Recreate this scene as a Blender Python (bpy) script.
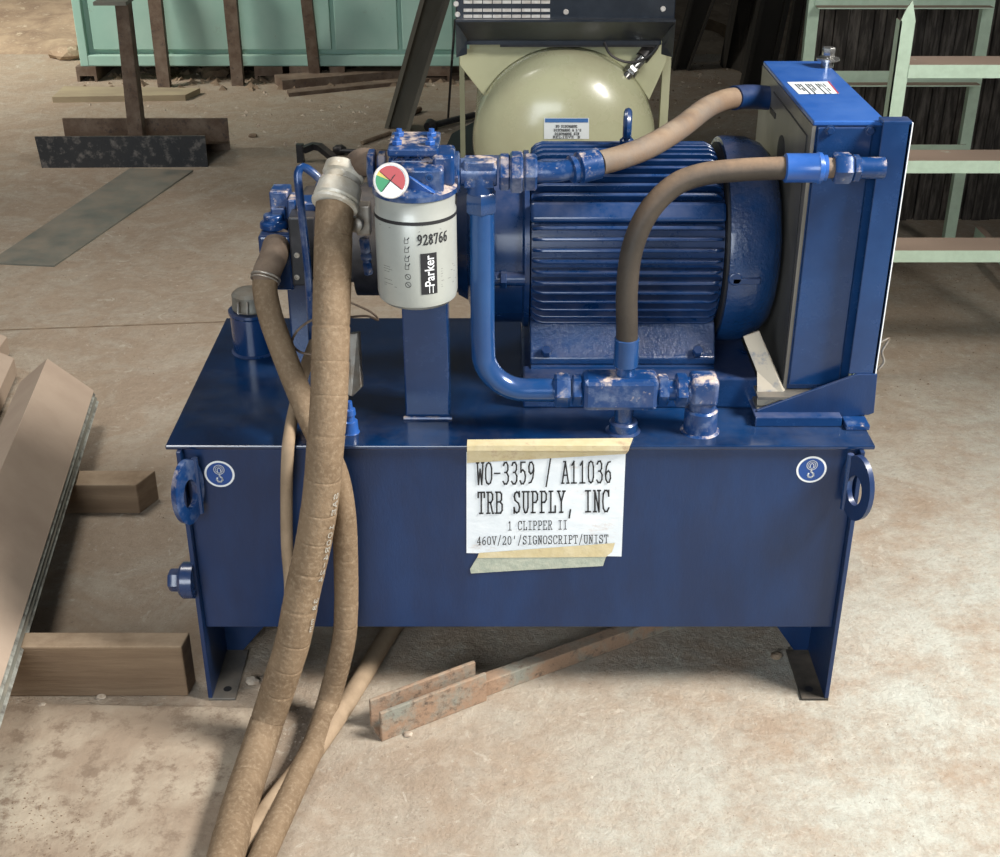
import bpy, bmesh, math, random
from mathutils import Vector, Matrix, Euler
random.seed(7)
PI = math.pi
R = math.radians
for o in list(bpy.data.objects):
    bpy.data.objects.remove(o)
scene = bpy.context.scene
C = scene.collection

# ------------------------------------------------------------------ camera, world, lights, exposure
CAM_H = 1.624
PITCH = R(27.7)
FPX = 1298.0
cam_d = bpy.data.cameras.new('camera')
cam = bpy.data.objects.new('camera', cam_d)
C.objects.link(cam)
cam.location = (0, 0, CAM_H)
cam.rotation_euler = (PI / 2 - PITCH, 0, 0)
cam_d.sensor_width = 36.0
cam_d.lens = 36.0 * FPX / 1000.0
cam_d.clip_start = 0.05
cam_d.clip_end = 200
scene.camera = cam

world = bpy.data.worlds.new('world')
scene.world = world
world.use_nodes = True
wn = world.node_tree
wbg = wn.nodes['Background']
wbg.inputs['Color'].default_value = (0.80, 0.90, 1.0, 1)
wbg.inputs['Strength'].default_value = 0.06


def area(name, loc, target, sx, sy, power, color, spread=180):
    d = bpy.data.lights.new(name, 'AREA')
    d.shape = 'RECTANGLE'
    d.size = sx
    d.size_y = sy
    d.energy = power
    d.color = color
    d.spread = R(spread)
    o = bpy.data.objects.new(name, d)
    C.objects.link(o)
    o.location = loc
    v = Vector(target) - Vector(loc)
    o.rotation_euler = v.to_track_quat('-Z', 'Y').to_euler()
    return o


area('door_light', (2.75, 1.15, 3.15), (0.35, 1.75, 0.1), 1.1, 1.0, 128, (1.0, 0.97, 0.93), 120)
area('overhead_fill', (-1.7, 3.4, 4.2), (-1.5, 3.0, 0), 1.4, 0.9, 22, (1.0, 0.96, 0.90), 100)  # overhead fill lamp added to brighten the left mid floor
area('front_opening', (-1.2, -2.2, 2.0), (0, 1.7, 0.1), 2.6, 2.0, 46, (0.86, 0.93, 1.0), 110)
area('yard_fill', (-5.2, 5.6, 3.6), (-2.9, 8.0, 0.2), 1.6, 1.6, 62, (1.0, 0.95, 0.87), 75)  # area lamp added to brighten the container front and the gravel

scene.view_settings.view_transform = 'Standard'
scene.view_settings.look = 'None'
scene.view_settings.gamma = 1.0
scene.view_settings.exposure = 0.35
scene.view_settings.use_curve_mapping = False

CT, ST = math.cos(PITCH), math.sin(PITCH)


def P(px, py, Y=None, Z=None, X=None):
    """world point seen at a pixel of the photo, on the plane given"""
    a = (px - 500.0) / FPX
    b = (428.5 - py) / FPX
    d = Vector((a, CT + b * ST, -ST + b * CT))
    if Y is not None:
        t = Y / d.y
    elif Z is not None:
        t = (Z - CAM_H) / d.z
    else:
        t = X / d.x
    return Vector((0, 0, CAM_H)) + d * t


# ------------------------------------------------------------------ materials
def nmath(nt, op, a, b=None, clamp=False):
    n = nt.nodes.new('ShaderNodeMath')
    n.operation = op
    n.use_clamp = clamp
    for i, v in enumerate((a, b)):
        if v is None:
            continue
        if isinstance(v, (int, float)):
            n.inputs[i].default_value = v
        else:
            nt.links.new(v, n.inputs[i])
    return n.outputs[0]


def nmix(nt, fac, a, b):
    n = nt.nodes.new('ShaderNodeMix')
    n.data_type = 'RGBA'
    for sock, v in ((n.inputs[0], fac), (n.inputs[6], a), (n.inputs[7], b)):
        if isinstance(v, (int, float)):
            sock.default_value = v
        elif isinstance(v, tuple):
            sock.default_value = v if len(v) == 4 else (*v, 1)
        else:
            nt.links.new(v, sock)
    return n.outputs[2]


def nnoise(nt, scale, detail=4, rough=0.6, vec=None, stretch=None):
    if vec is None:
        g = nt.nodes.new('ShaderNodeNewGeometry')
        vec = g.outputs['Position']
    if stretch:
        mp = nt.nodes.new('ShaderNodeMapping')
        mp.inputs['Scale'].default_value = stretch
        nt.links.new(vec, mp.inputs['Vector'])
        vec = mp.outputs[0]
    n = nt.nodes.new('ShaderNodeTexNoise')
    n.inputs['Scale'].default_value = scale
    n.inputs['Detail'].default_value = detail
    n.inputs['Roughness'].default_value = rough
    nt.links.new(vec, n.inputs['Vector'])
    return n.outputs[0]


def nramp(nt, fac, lo, hi):
    n = nt.nodes.new('ShaderNodeMapRange')
    n.inputs['From Min'].default_value = lo
    n.inputs['From Max'].default_value = hi
    n.clamp = True
    nt.links.new(fac, n.inputs['Value'])
    return n.outputs[0]


DUST = (0.36, 0.27, 0.19)


def mat(name, base, rough=0.5, metal=0.0, c2=None, sc=12, lo=0.4, hi=0.65, c3=None, sc3=40, lo3=0.55, hi3=0.68,
        bump=0.0, bsc=60, dust=0.0, dsc=9, dcol=DUST, coat=0.0, stretch=None, dlo=0.38, dhi=0.75, spec=0.5):
    m = bpy.data.materials.new(name)
    m.use_nodes = True
    nt = m.node_tree
    b = nt.nodes['Principled BSDF']
    col = tuple(base) + (1,)
    rg = rough
    if c2:
        col = nmix(nt, nramp(nt, nnoise(nt, sc, 6, 0.65, stretch=stretch), lo, hi), tuple(base), tuple(c2))
    if c3:
        col = nmix(nt, nramp(nt, nnoise(nt, sc3, 8, 0.75, stretch=stretch), lo3, hi3), col, tuple(c3))
    if dust > 0:
        g = nt.nodes.new('ShaderNodeNewGeometry')
        sx = nt.nodes.new('ShaderNodeSeparateXYZ')
        nt.links.new(g.outputs['Normal'], sx.inputs[0])
        up = nramp(nt, sx.outputs[2], 0.05, 0.9)
        up = nmath(nt, 'ADD', nmath(nt, 'MULTIPLY', up, 0.94), 0.06)
        ns = nramp(nt, nnoise(nt, dsc, 8, 0.72), dlo, dhi)
        f = nmath(nt, 'MULTIPLY', nmath(nt, 'MULTIPLY', up, ns), dust, clamp=True)
        col = nmix(nt, f, col, dcol)
        rg = nmath(nt, 'ADD', nmath(nt, 'MULTIPLY', f, 0.55), rough, clamp=True)
    if isinstance(col, tuple):
        b.inputs['Base Color'].default_value = col
    else:
        nt.links.new(col, b.inputs['Base Color'])
    if isinstance(rg, float) or isinstance(rg, int):
        b.inputs['Roughness'].default_value = rg
    else:
        nt.links.new(rg, b.inputs['Roughness'])
    b.inputs['Metallic'].default_value = metal
    b.inputs['Coat Weight'].default_value = coat
    b.inputs['Coat Roughness'].default_value = 0.12
    b.inputs['Specular IOR Level'].default_value = spec
    if bump > 0:
        bp = nt.nodes.new('ShaderNodeBump')
        bp.inputs['Strength'].default_value = bump
        bp.inputs['Distance'].default_value = 0.004
        nt.links.new(nnoise(nt, bsc, 5, 0.6, stretch=stretch), bp.inputs['Height'])
        nt.links.new(bp.outputs[0], b.inputs['Normal'])
    return m


BLUE = (0.0035, 0.027, 0.098)
M = {}
M['blue'] = mat('blue_paint', BLUE, 0.27, 0, c2=(0.005, 0.040, 0.135), sc=7, c3=(0.10, 0.14, 0.22), sc3=90, lo3=0.68, hi3=0.78,
                dust=0.22, dsc=14, coat=0.35)
M['cast_blue'] = mat('cast_blue_paint', (0.004, 0.033, 0.115), 0.24, 0, c2=(0.006, 0.045, 0.145), sc=7, dust=0.25, dsc=12, coat=0.5, bump=0.5, bsc=140)
M['tank_blue'] = mat('tank_front_paint', (0.003, 0.019, 0.070), 0.36, 0, c2=(0.004, 0.028, 0.100), sc=6, c3=(0.06, 0.10, 0.18), sc3=120,
                     lo3=0.72, hi3=0.8, dust=0.15, bump=0.10, bsc=160, coat=0.1, stretch=(1.6, 1, 0.5))
M['top_blue'] = mat('tank_top_paint', (0.002, 0.012, 0.045), 0.15, 0, c2=(0.003, 0.028, 0.095), sc=5, dust=0.30, dsc=4.2, coat=0.5,
                    dcol=(0.13, 0.125, 0.13), bump=0.03, bsc=30, dlo=0.45, dhi=0.8)
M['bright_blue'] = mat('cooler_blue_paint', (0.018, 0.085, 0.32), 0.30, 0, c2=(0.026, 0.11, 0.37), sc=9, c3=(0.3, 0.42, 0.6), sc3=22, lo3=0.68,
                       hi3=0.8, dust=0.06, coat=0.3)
M['worn_blue'] = mat('worn_blue_paint', (0.006, 0.040, 0.145), 0.28, 0.1, c2=(0.13, 0.17, 0.27), sc=26, lo=0.5, hi=0.72, c3=(0.42, 0.36, 0.33),
                     sc3=60, lo3=0.60, hi3=0.70, dust=0.95, dsc=20, dlo=0.52, dhi=0.62, coat=0.2, dcol=(0.5, 0.4, 0.33))
M['pipe_blue'] = mat('pipe_blue_paint', (0.010, 0.055, 0.18), 0.2, 0.2, c2=(0.014, 0.07, 0.21), sc=10, dust=0.2, coat=0.4)
M['dark_steel'] = mat('dark_dusty_steel', (0.035, 0.034, 0.03), 0.5, 0.3, c2=(0.10, 0.085, 0.065), sc=9, lo=0.45, hi=0.7, dust=0.35,
                      stretch=(1, 1, 0.4))
M['shroud'] = mat('shroud_dusty_metal', (0.10, 0.098, 0.09), 0.36, 0.3, c2=(0.20, 0.188, 0.165), sc=8, lo=0.4, hi=0.7, dust=0.4, stretch=(1, 1, 0.35))
M['black'] = mat('black_metal', (0.012, 0.013, 0.016), 0.42, 0.1, c2=(0.03, 0.03, 0.035), sc=30, dust=0.35)
M['cabinet'] = mat('cabinet_black_paint', (0.012, 0.018, 0.028), 0.34, 0, c2=(0.024, 0.032, 0.045), sc=14, dust=0.12, coat=0.3)
M['chrome'] = mat('bright_steel', (0.55, 0.55, 0.53), 0.25, 0.9, c2=(0.35, 0.34, 0.32), sc=40)
M['zinc'] = mat('zinc_plated_steel', (0.40, 0.38, 0.34), 0.4, 0.6, c2=(0.25, 0.20, 0.15), sc=30, dust=0.5)
M['ferrule'] = mat('zinc_hose_ferrule', (0.64, 0.61, 0.52), 0.4, 0.15, c2=(0.48, 0.42, 0.32), sc=26, c3=(0.78, 0.76, 0.70), sc3=40, dust=0.35)
M['hose'] = mat('dusty_hose', (0.215, 0.150, 0.092), 0.75, 0, c2=(0.155, 0.105, 0.063), sc=12, c3=(0.27, 0.20, 0.13), sc3=130, lo3=0.48, hi3=0.66,
                bump=0.45, bsc=110, spec=0.2)
M['hose_pale'] = mat('dust_pale_hose', (0.34, 0.25, 0.165), 0.8, 0, c2=(0.25, 0.18, 0.115), sc=16, bump=0.15, bsc=120, spec=0.2)
M['hose_dark'] = mat('worn_dark_hose', (0.028, 0.023, 0.018), 0.55, 0, c2=(0.045, 0.036, 0.027), sc=9, dust=0.85, dsc=7, dlo=0.25, dhi=0.6, dcol=(0.26, 0.17, 0.105),
                     bump=0.2, bsc=100)
M['hose_mid'] = mat('return_hose', (0.14, 0.09, 0.055), 0.7, 0, c2=(0.12, 0.095, 0.075), sc=7, lo=0.42, hi=0.6, dust=0.4, dcol=(0.5, 0.38, 0.25), bump=0.2, bsc=100)
M['filter'] = mat('filter_can_paint', (0.40, 0.42, 0.385), 0.34, 0.15, c2=(0.35, 0.36, 0.33), sc=6, dust=0.3, coat=0.25)
M['ink'] = mat('black_print', (0.015, 0.015, 0.017), 0.6)
M['white_print'] = mat('white_print', (0.78, 0.80, 0.80), 0.5)
M['faint_print'] = mat('faint_hose_print', (0.42, 0.42, 0.38), 0.7)
M['bezel'] = mat('gauge_bezel', (0.72, 0.70, 0.66), 0.35, 0.2, c2=(0.55, 0.5, 0.45), sc=50)
M['red'] = mat('gauge_red', (0.42, 0.045, 0.05), 0.45)
M['green'] = mat('gauge_green', (0.02, 0.26, 0.10), 0.45)
M['yellow'] = mat('gauge_yellow', (0.75, 0.58, 0.12), 0.45)
M['paper'] = mat('sign_paper', (0.66, 0.71, 0.74), 0.7, 0, c2=(0.74, 0.78, 0.80), sc=18, c3=(0.55, 0.47, 0.42), sc3=14, lo3=0.58, hi3=0.75, bump=0.25, bsc=26,
                 stretch=(0.8, 1, 1.6))
M['tape'] = mat('masking_tape', (0.56, 0.47, 0.27), 0.5, 0, c2=(0.62, 0.54, 0.35), sc=30, c3=(0.40, 0.28, 0.18), sc3=22, bump=0.3, bsc=60)
M['tape_green'] = mat('loose_masking_tape', (0.34, 0.38, 0.31), 0.5, 0, c2=(0.44, 0.46, 0.37), sc=70, bump=0.4, bsc=90)
M['decal_blue'] = mat('decal_blue', (0.012, 0.06, 0.24), 0.4)
M['cream'] = mat('cream_paint', (0.50, 0.50, 0.32), 0.26, 0, c2=(0.45, 0.44, 0.28), sc=5, dust=0.42, dsc=5, dcol=(0.36, 0.28, 0.19), coat=0.4, dlo=0.45, dhi=0.75)
M['mint'] = mat('mint_paint', (0.54, 0.70, 0.54), 0.5, 0, c2=(0.47, 0.62, 0.47), sc=30, dust=1.6, dsc=6, dlo=0.2, dhi=0.5, dcol=(0.33, 0.24, 0.18))
M['bin_green'] = mat('container_green_paint', (0.33, 0.55, 0.46), 0.55, 0, c2=(0.40, 0.60, 0.51), sc=3, c3=(0.16, 0.13, 0.09), sc3=9, lo3=0.62, hi3=0.78,
                     dust=0.4)
M['rust'] = mat('rusty_steel', (0.12, 0.078, 0.052), 0.75, 0.1, c2=(0.20, 0.15, 0.11), sc=14, c3=(0.06, 0.045, 0.04), sc3=30, dust=0.5, bump=0.2)
M['scale'] = mat('mill_scale_steel', (0.035, 0.038, 0.042), 0.5, 0.4, c2=(0.16, 0.15, 0.14), sc=26, lo=0.52, hi=0.66, dust=0.6, bump=0.3)
M['rust_bar'] = mat('flaking_rust_steel', (0.28, 0.18, 0.115), 0.85, 0, c2=(0.22, 0.22, 0.18), sc=12, lo=0.45, hi=0.6, c3=(0.10, 0.07, 0.05), sc3=55,
                    lo3=0.52, hi3=0.66, dust=0.7, bump=0.6, bsc=90)
M['plate'] = mat('dusty_flat_steel', (0.15, 0.155, 0.13), 0.6, 0.1, c2=(0.22, 0.21, 0.17), sc=5, dust=0.5)
M['angle'] = mat('dusty_sheet_steel', (0.40, 0.31, 0.235), 0.75, 0, c2=(0.35, 0.265, 0.20), sc=5, bump=0.05)
M['angle_edge'] = mat('bare_sheet_steel', (0.42, 0.43, 0.38), 0.5, 0.2, c2=(0.15, 0.14, 0.12), sc=30)
M['timber'] = mat('old_timber', (0.155, 0.10, 0.058), 0.85, 0, c2=(0.22, 0.15, 0.09), sc=9, dust=1.1, dlo=0.3, dhi=0.6, dcol=(0.34, 0.25, 0.165), stretch=(0.25, 1, 3), bump=0.5, bsc=50)
M['board'] = mat('pale_board', (0.40, 0.33, 0.21), 0.8, 0, c2=(0.30, 0.24, 0.16), sc=8, stretch=(0.3, 1, 1))
M['dark_plank'] = mat('dark_weathered_plank', (0.035, 0.029, 0.024), 0.85, 0, c2=(0.15, 0.13, 0.11), sc=12, lo=.45, hi=.68, stretch=(3.5, 1, 0.5), bump=0.4, bsc=40)
M['dark_wall'] = mat('dark_wall', (0.02, 0.019, 0.018), 0.9)
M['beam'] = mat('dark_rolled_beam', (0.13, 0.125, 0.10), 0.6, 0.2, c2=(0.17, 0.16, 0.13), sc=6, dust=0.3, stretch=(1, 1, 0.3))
M['gravel'] = mat('sunny_gravel', (0.40, 0.30, 0.20), 0.95, 0, c2=(0.22, 0.15, 0.10), sc=7, c3=(0.55, 0.45, 0.32), sc3=14, bump=0.8, bsc=14)
M['cap'] = mat('filler_cap_metal', (0.22, 0.215, 0.185), 0.5, 0.4, c2=(0.15, 0.13, 0.10), sc=40, dust=0.5)
M['stone'] = mat('stone_chip', (0.50, 0.43, 0.34), 0.85, c2=(0.30, 0.23, 0.17), sc=60)
M['leaf'] = mat('dry_debris', (0.16, 0.11, 0.07), 0.9, c2=(0.28, 0.21, 0.14), sc=20)
M['sticker'] = mat('sticker_white', (0.70, 0.74, 0.74), 0.45)
M['sticker_blue'] = mat('sticker_header_blue', (0.03, 0.13, 0.36), 0.45)


def floor_material():
    m = bpy.data.materials.new('dusty_concrete_floor')
    m.use_nodes = True
    nt = m.node_tree
    b = nt.nodes['Principled BSDF']
    def swirl(scale, dist, detail=8):
        o = nnoise(nt, scale, detail, 0.7)
        o.node.inputs['Distortion'].default_value = dist
        return o
    big = nramp(nt, nnoise(nt, 0.9, 4, 0.6), 0.35, 0.68)
    mid = nramp(nt, swirl(5.0, 1.2), 0.44, 0.60)
    fine = nramp(nt, nnoise(nt, 28, 10, 0.85), 0.45, 0.60)
    speck = nramp(nt, nnoise(nt, 75, 6, 0.8), 0.58, 0.66)
    pale = nramp(nt, nnoise(nt, 60, 8, 0.85), 0.57, 0.66)
    scuff = nramp(nt, swirl(9.0, 3.5, 5), 0.60, 0.66)
    stain = nramp(nt, swirl(2.1, 0.8), 0.58, 0.74)
    col = nmix(nt, big, (0.32, 0.245, 0.178), (0.41, 0.325, 0.24))
    col = nmix(nt, nmath(nt, 'MULTIPLY', mid, 0.55), col, (0.44, 0.395, 0.32))
    col = nmix(nt, nmath(nt, 'MULTIPLY', stain, 0.45), col, (0.25, 0.18, 0.125))
    # paler, greyer near right, its stronger light put into the floor colour
    g = nt.nodes.new('ShaderNodeNewGeometry')
    s = nt.nodes.new('ShaderNodeSeparateXYZ')
    nt.links.new(g.outputs['Position'], s.inputs[0])
    a = nramp(nt, nmath(nt, 'SUBTRACT', s.outputs[0], nmath(nt, 'MULTIPLY', s.outputs[1], 0.8)), -1.75, -0.75)
    a = nmath(nt, 'MULTIPLY', a, nramp(nt, nnoise(nt, 3.2, 8, 0.75), 0.40, 0.58))
    col = nmix(nt, nmath(nt, 'MULTIPLY', a, 0.85), col, (0.49, 0.505, 0.445))
    col = nmix(nt, nmath(nt, 'MULTIPLY', fine, 0.34), col, (0.22, 0.165, 0.12))
    col = nmix(nt, nmath(nt, 'MULTIPLY', scuff, 0.35), col, (0.60, 0.55, 0.46))
    col = nmix(nt, nmath(nt, 'MULTIPLY', speck, 0.5), col, (0.15, 0.105, 0.075))
    col = nmix(nt, nmath(nt, 'MULTIPLY', pale, 0.5), col, (0.62, 0.56, 0.47))
    nt.links.new(col, b.inputs['Base Color'])
    b.inputs['Roughness'].default_value = 0.85
    b.inputs['Specular IOR Level'].default_value = 0.25
    bp = nt.nodes.new('ShaderNodeBump')
    bp.inputs['Strength'].default_value = 0.9
    bp.inputs['Distance'].default_value = 0.008
    h = nmath(nt, 'ADD', nnoise(nt, 45, 8, 0.75), nmath(nt, 'MULTIPLY', nnoise(nt, 9, 4, 0.6), 0.8))
    nt.links.new(h, bp.inputs['Height'])
    nt.links.new(bp.outputs[0], b.inputs['Normal'])
    return m


M['floor'] = floor_material()
M['bare_dust'] = mat('dusty_plate', (0.27, 0.205, 0.145), 0.85, 0, c2=(0.38, 0.32, 0.24), sc=5, c3=(0.20, 0.145, 0.10), sc3=24, lo3=0.50, hi3=0.62,
                     bump=0.9, bsc=38)

# ------------------------------------------------------------------ mesh building
WL = {}


def frames(pts):
    n = len(pts)
    T = []
    for i in range(n):
        a = pts[max(i - 1, 0)]
        b = pts[min(i + 1, n - 1)]
        T.append((b - a).normalized())
    up = Vector((0, 0, 1)) if abs(T[0].z) < 0.9 else Vector((1, 0, 0))
    N = [(up - T[0] * up.dot(T[0])).normalized()]
    for i in range(1, n):
        v = N[-1] - T[i] * N[-1].dot(T[i])
        N.append(v.normalized())
    B = [T[i].cross(N[i]) for i in range(n)]
    return T, N, B


def spline(ctrl, step=0.012):
    ctrl = [Vector(c) for c in ctrl]
    ext = [ctrl[0] * 2 - ctrl[1]] + ctrl + [ctrl[-1] * 2 - ctrl[-2]]
    out = []
    for i in range(1, len(ext) - 2):
        p0, p1, p2, p3 = ext[i - 1:i + 3]
        k = max(2, int((p2 - p1).length / step))
        for j in range(k):
            t = j / k
            out.append(0.5 * ((2 * p1) + (p2 - p0) * t + (2 * p0 - 5 * p1 + 4 * p2 - p3) * t * t + (3 * p1 - p0 - 3 * p2 + p3) * t ** 3))
    out.append(ctrl[-1])
    return out


class MB:
    def __init__(self):
        self.v = []
        self.f = []

    def add(self, vs, fs):
        o = len(self.v)
        self.v += [Vector(v) for v in vs]
        self.f += [[i + o for i in f] for f in fs]
        return self

    def box(self, c, s, rot=None):
        c = Vector(c)
        vs = []
        for x in (-.5, .5):
            for y in (-.5, .5):
                for z in (-.5, .5):
                    p = Vector((x * s[0], y * s[1], z * s[2]))
                    if rot:
                        p.rotate(Euler(rot))
                    vs.append(c + p)
        return self.add(vs, [(0, 1, 3, 2), (4, 6, 7, 5), (0, 4, 5, 1), (2, 3, 7, 6), (0, 2, 6, 4), (1, 5, 7, 3)])

    def bb(self, x0, x1, y0, y1, z0, z1):
        return self.box(((x0 + x1) / 2, (y0 + y1) / 2, (z0 + z1) / 2), (x1 - x0, y1 - y0, z1 - z0))

    def prism(self, pts, ext):
        """polygon pts extruded by the vector ext"""
        pts = [Vector(p) for p in pts]
        e = Vector(ext)
        n = len(pts)
        fs = [tuple(range(n))[::-1], tuple(range(n, 2 * n))]
        for i in range(n):
            j = (i + 1) % n
            fs.append((i, j, n + j, n + i))
        return self.add(pts + [p + e for p in pts], fs)

    def tube(self, pts, r, n=16, cap=True, phase=0.0):
        pts = [Vector(p) for p in pts]
        T, N, B = frames(pts)
        vs, fs = [], []
        for i, p in enumerate(pts):
            rr = r[i] if isinstance(r, (list, tuple)) else r
            for k in range(n):
                a = 2 * PI * k / n + phase
                vs.append(p + (N[i] * math.cos(a) + B[i] * math.sin(a)) * rr)
        for i in range(len(pts) - 1):
            for k in range(n):
                k2 = (k + 1) % n
                fs.append((i * n + k, i * n + k2, (i + 1) * n + k2, (i + 1) * n + k))
        if cap:
            fs.append(tuple(range(n))[::-1])
            fs.append(tuple(range((len(pts) - 1) * n, len(pts) * n)))
        return self.add(vs, fs)

    def cyl(self, a, b, r, r2=None, n=24, phase=0.0):
        return self.tube([a, b], [r, r if r2 is None else r2], n, True, phase)

    def lathe(self, o, d, prof, n=32, phase=0.0):
        """prof = [(distance along d, radius)...]"""
        o = Vector(o)
        d = Vector(d).normalized()
        up = Vector((0, 0, 1)) if abs(d.z) < 0.9 else Vector((1, 0, 0))
        N = (up - d * up.dot(d)).normalized()
        B = d.cross(N)
        vs, fs = [], []
        for (s, r) in prof:
            r = max(r, 0.0001)
            for k in range(n):
                a = 2 * PI * k / n + phase
                vs.append(o + d * s + (N * math.cos(a) + B * math.sin(a)) * r)
        for i in range(len(prof) - 1):
            for k in range(n):
                k2 = (k + 1) % n
                fs.append((i * n + k, i * n + k2, (i + 1) * n + k2, (i + 1) * n + k))
        fs.append(tuple(range(n))[::-1])
        fs.append(tuple(range((len(prof) - 1) * n, len(prof) * n)))
        return self.add(vs, fs)

    def hexnut(self, a, b, r):
        a, b = Vector(a), Vector(b)
        L = (b - a).length
        c = min(L * 0.16, r * 0.16)
        return self.lathe(a, b - a, [(0, r * .88), (c, r), (L - c, r), (L, r * .88)], 6, PI / 6)

    def ring(self, c, d, R_, r, n=28, m=8, sc=(1, 1)):
        c = Vector(c)
        d = Vector(d).normalized()
        up = Vector((0, 0, 1)) if abs(d.z) < 0.9 else Vector((0, 1, 0))
        N = (up - d * up.dot(d)).normalized()
        B = d.cross(N)
        vs, fs = [], []
        for i in range(n):
            a = 2 * PI * i / n
            e = N * math.cos(a) * sc[0] + B * math.sin(a) * sc[1]
            for k in range(m):
                t = 2 * PI * k / m
                vs.append(c + e * R_ + (e.normalized() * math.cos(t) + d * math.sin(t)) * r)
        for i in range(n):
            for k in range(m):
                fs.append((i * m + k, ((i + 1) % n) * m + k, ((i + 1) % n) * m + (k + 1) % m, i * m + (k + 1) % m))
        return self.add(vs, fs)

    def chip(self, c, s):
        c = Vector(c)
        rz = random.random() * 6.3
        vs = []
        for k in range(4):
            a = rz + k * PI / 2 + random.uniform(-.5, .5)
            rr = s * random.uniform(.5, 1.1)
            vs.append(c + Vector((math.cos(a) * rr, math.sin(a) * rr * random.uniform(.5, 1), -0.0005)))
        vs.append(c + Vector((random.uniform(-.3, .3) * s, random.uniform(-.3, .3) * s, s * random.uniform(.3, .75))))
        return self.add(vs, [(0, 1, 4), (1, 2, 4), (2, 3, 4), (3, 0, 4), (3, 2, 1, 0)])

    def build(self, name, m, parent=None, smooth=True, bevel=0, label=None, angle=35, seg=2):
        vs = self.v
        lo = Vector((min(v.x for v in vs), min(v.y for v in vs), min(v.z for v in vs)))
        hi = Vector((max(v.x for v in vs), max(v.y for v in vs), max(v.z for v in vs)))
        c = (lo + hi) / 2
        if parent is None:
            c.z = lo.z
        me = bpy.data.meshes.new(name)
        me.from_pydata([tuple(v - c) for v in vs], [], self.f)
        bm = bmesh.new()
        bm.from_mesh(me)
        bmesh.ops.recalc_face_normals(bm, faces=bm.faces)
        bm.to_mesh(me)
        bm.free()
        if smooth:
            for p in me.polygons:
                p.use_smooth = True
            me.set_sharp_from_angle(angle=R(angle))
        me.materials.append(m)
        o = bpy.data.objects.new(name, me)
        C.objects.link(o)
        put(o, c, parent)
        if bevel:
            b = o.modifiers.new('bevel', 'BEVEL')
            b.width = bevel
            b.segments = seg
            b.limit_method = 'ANGLE'
            b.angle_limit = R(40)
        if label:
            o['label'] = label
        return o


def put(o, w, parent):
    w = Vector(w)
    if parent is not None:
        o.parent = parent
        o.location = w - WL[parent.name]
    else:
        o.location = w
    WL[o.name] = w


def inst(src, name, w, rot, parent):
    o = bpy.data.objects.new(name, src.data)
    C.objects.link(o)
    for md in src.modifiers:
        b = o.modifiers.new(md.name, 'BEVEL')
        b.width = md.width
        b.segments = md.segments
        b.limit_method = 'ANGLE'
        b.angle_limit = md.angle_limit
    put(o, w, parent)
    o.rotation_euler = rot
    return o


def tag(o, label, cat, group=None):
    o['label'] = label
    o['category'] = cat
    if group:
        o['group'] = group
    return o


def thing(name, label, cat, loc, group=None):
    o = bpy.data.objects.new(name, None)
    o.empty_display_size = 0.05
    C.objects.link(o)
    put(o, loc, None)
    return tag(o, label, cat, group)


def struct(o):
    o['kind'] = 'structure'
    return o


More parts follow.
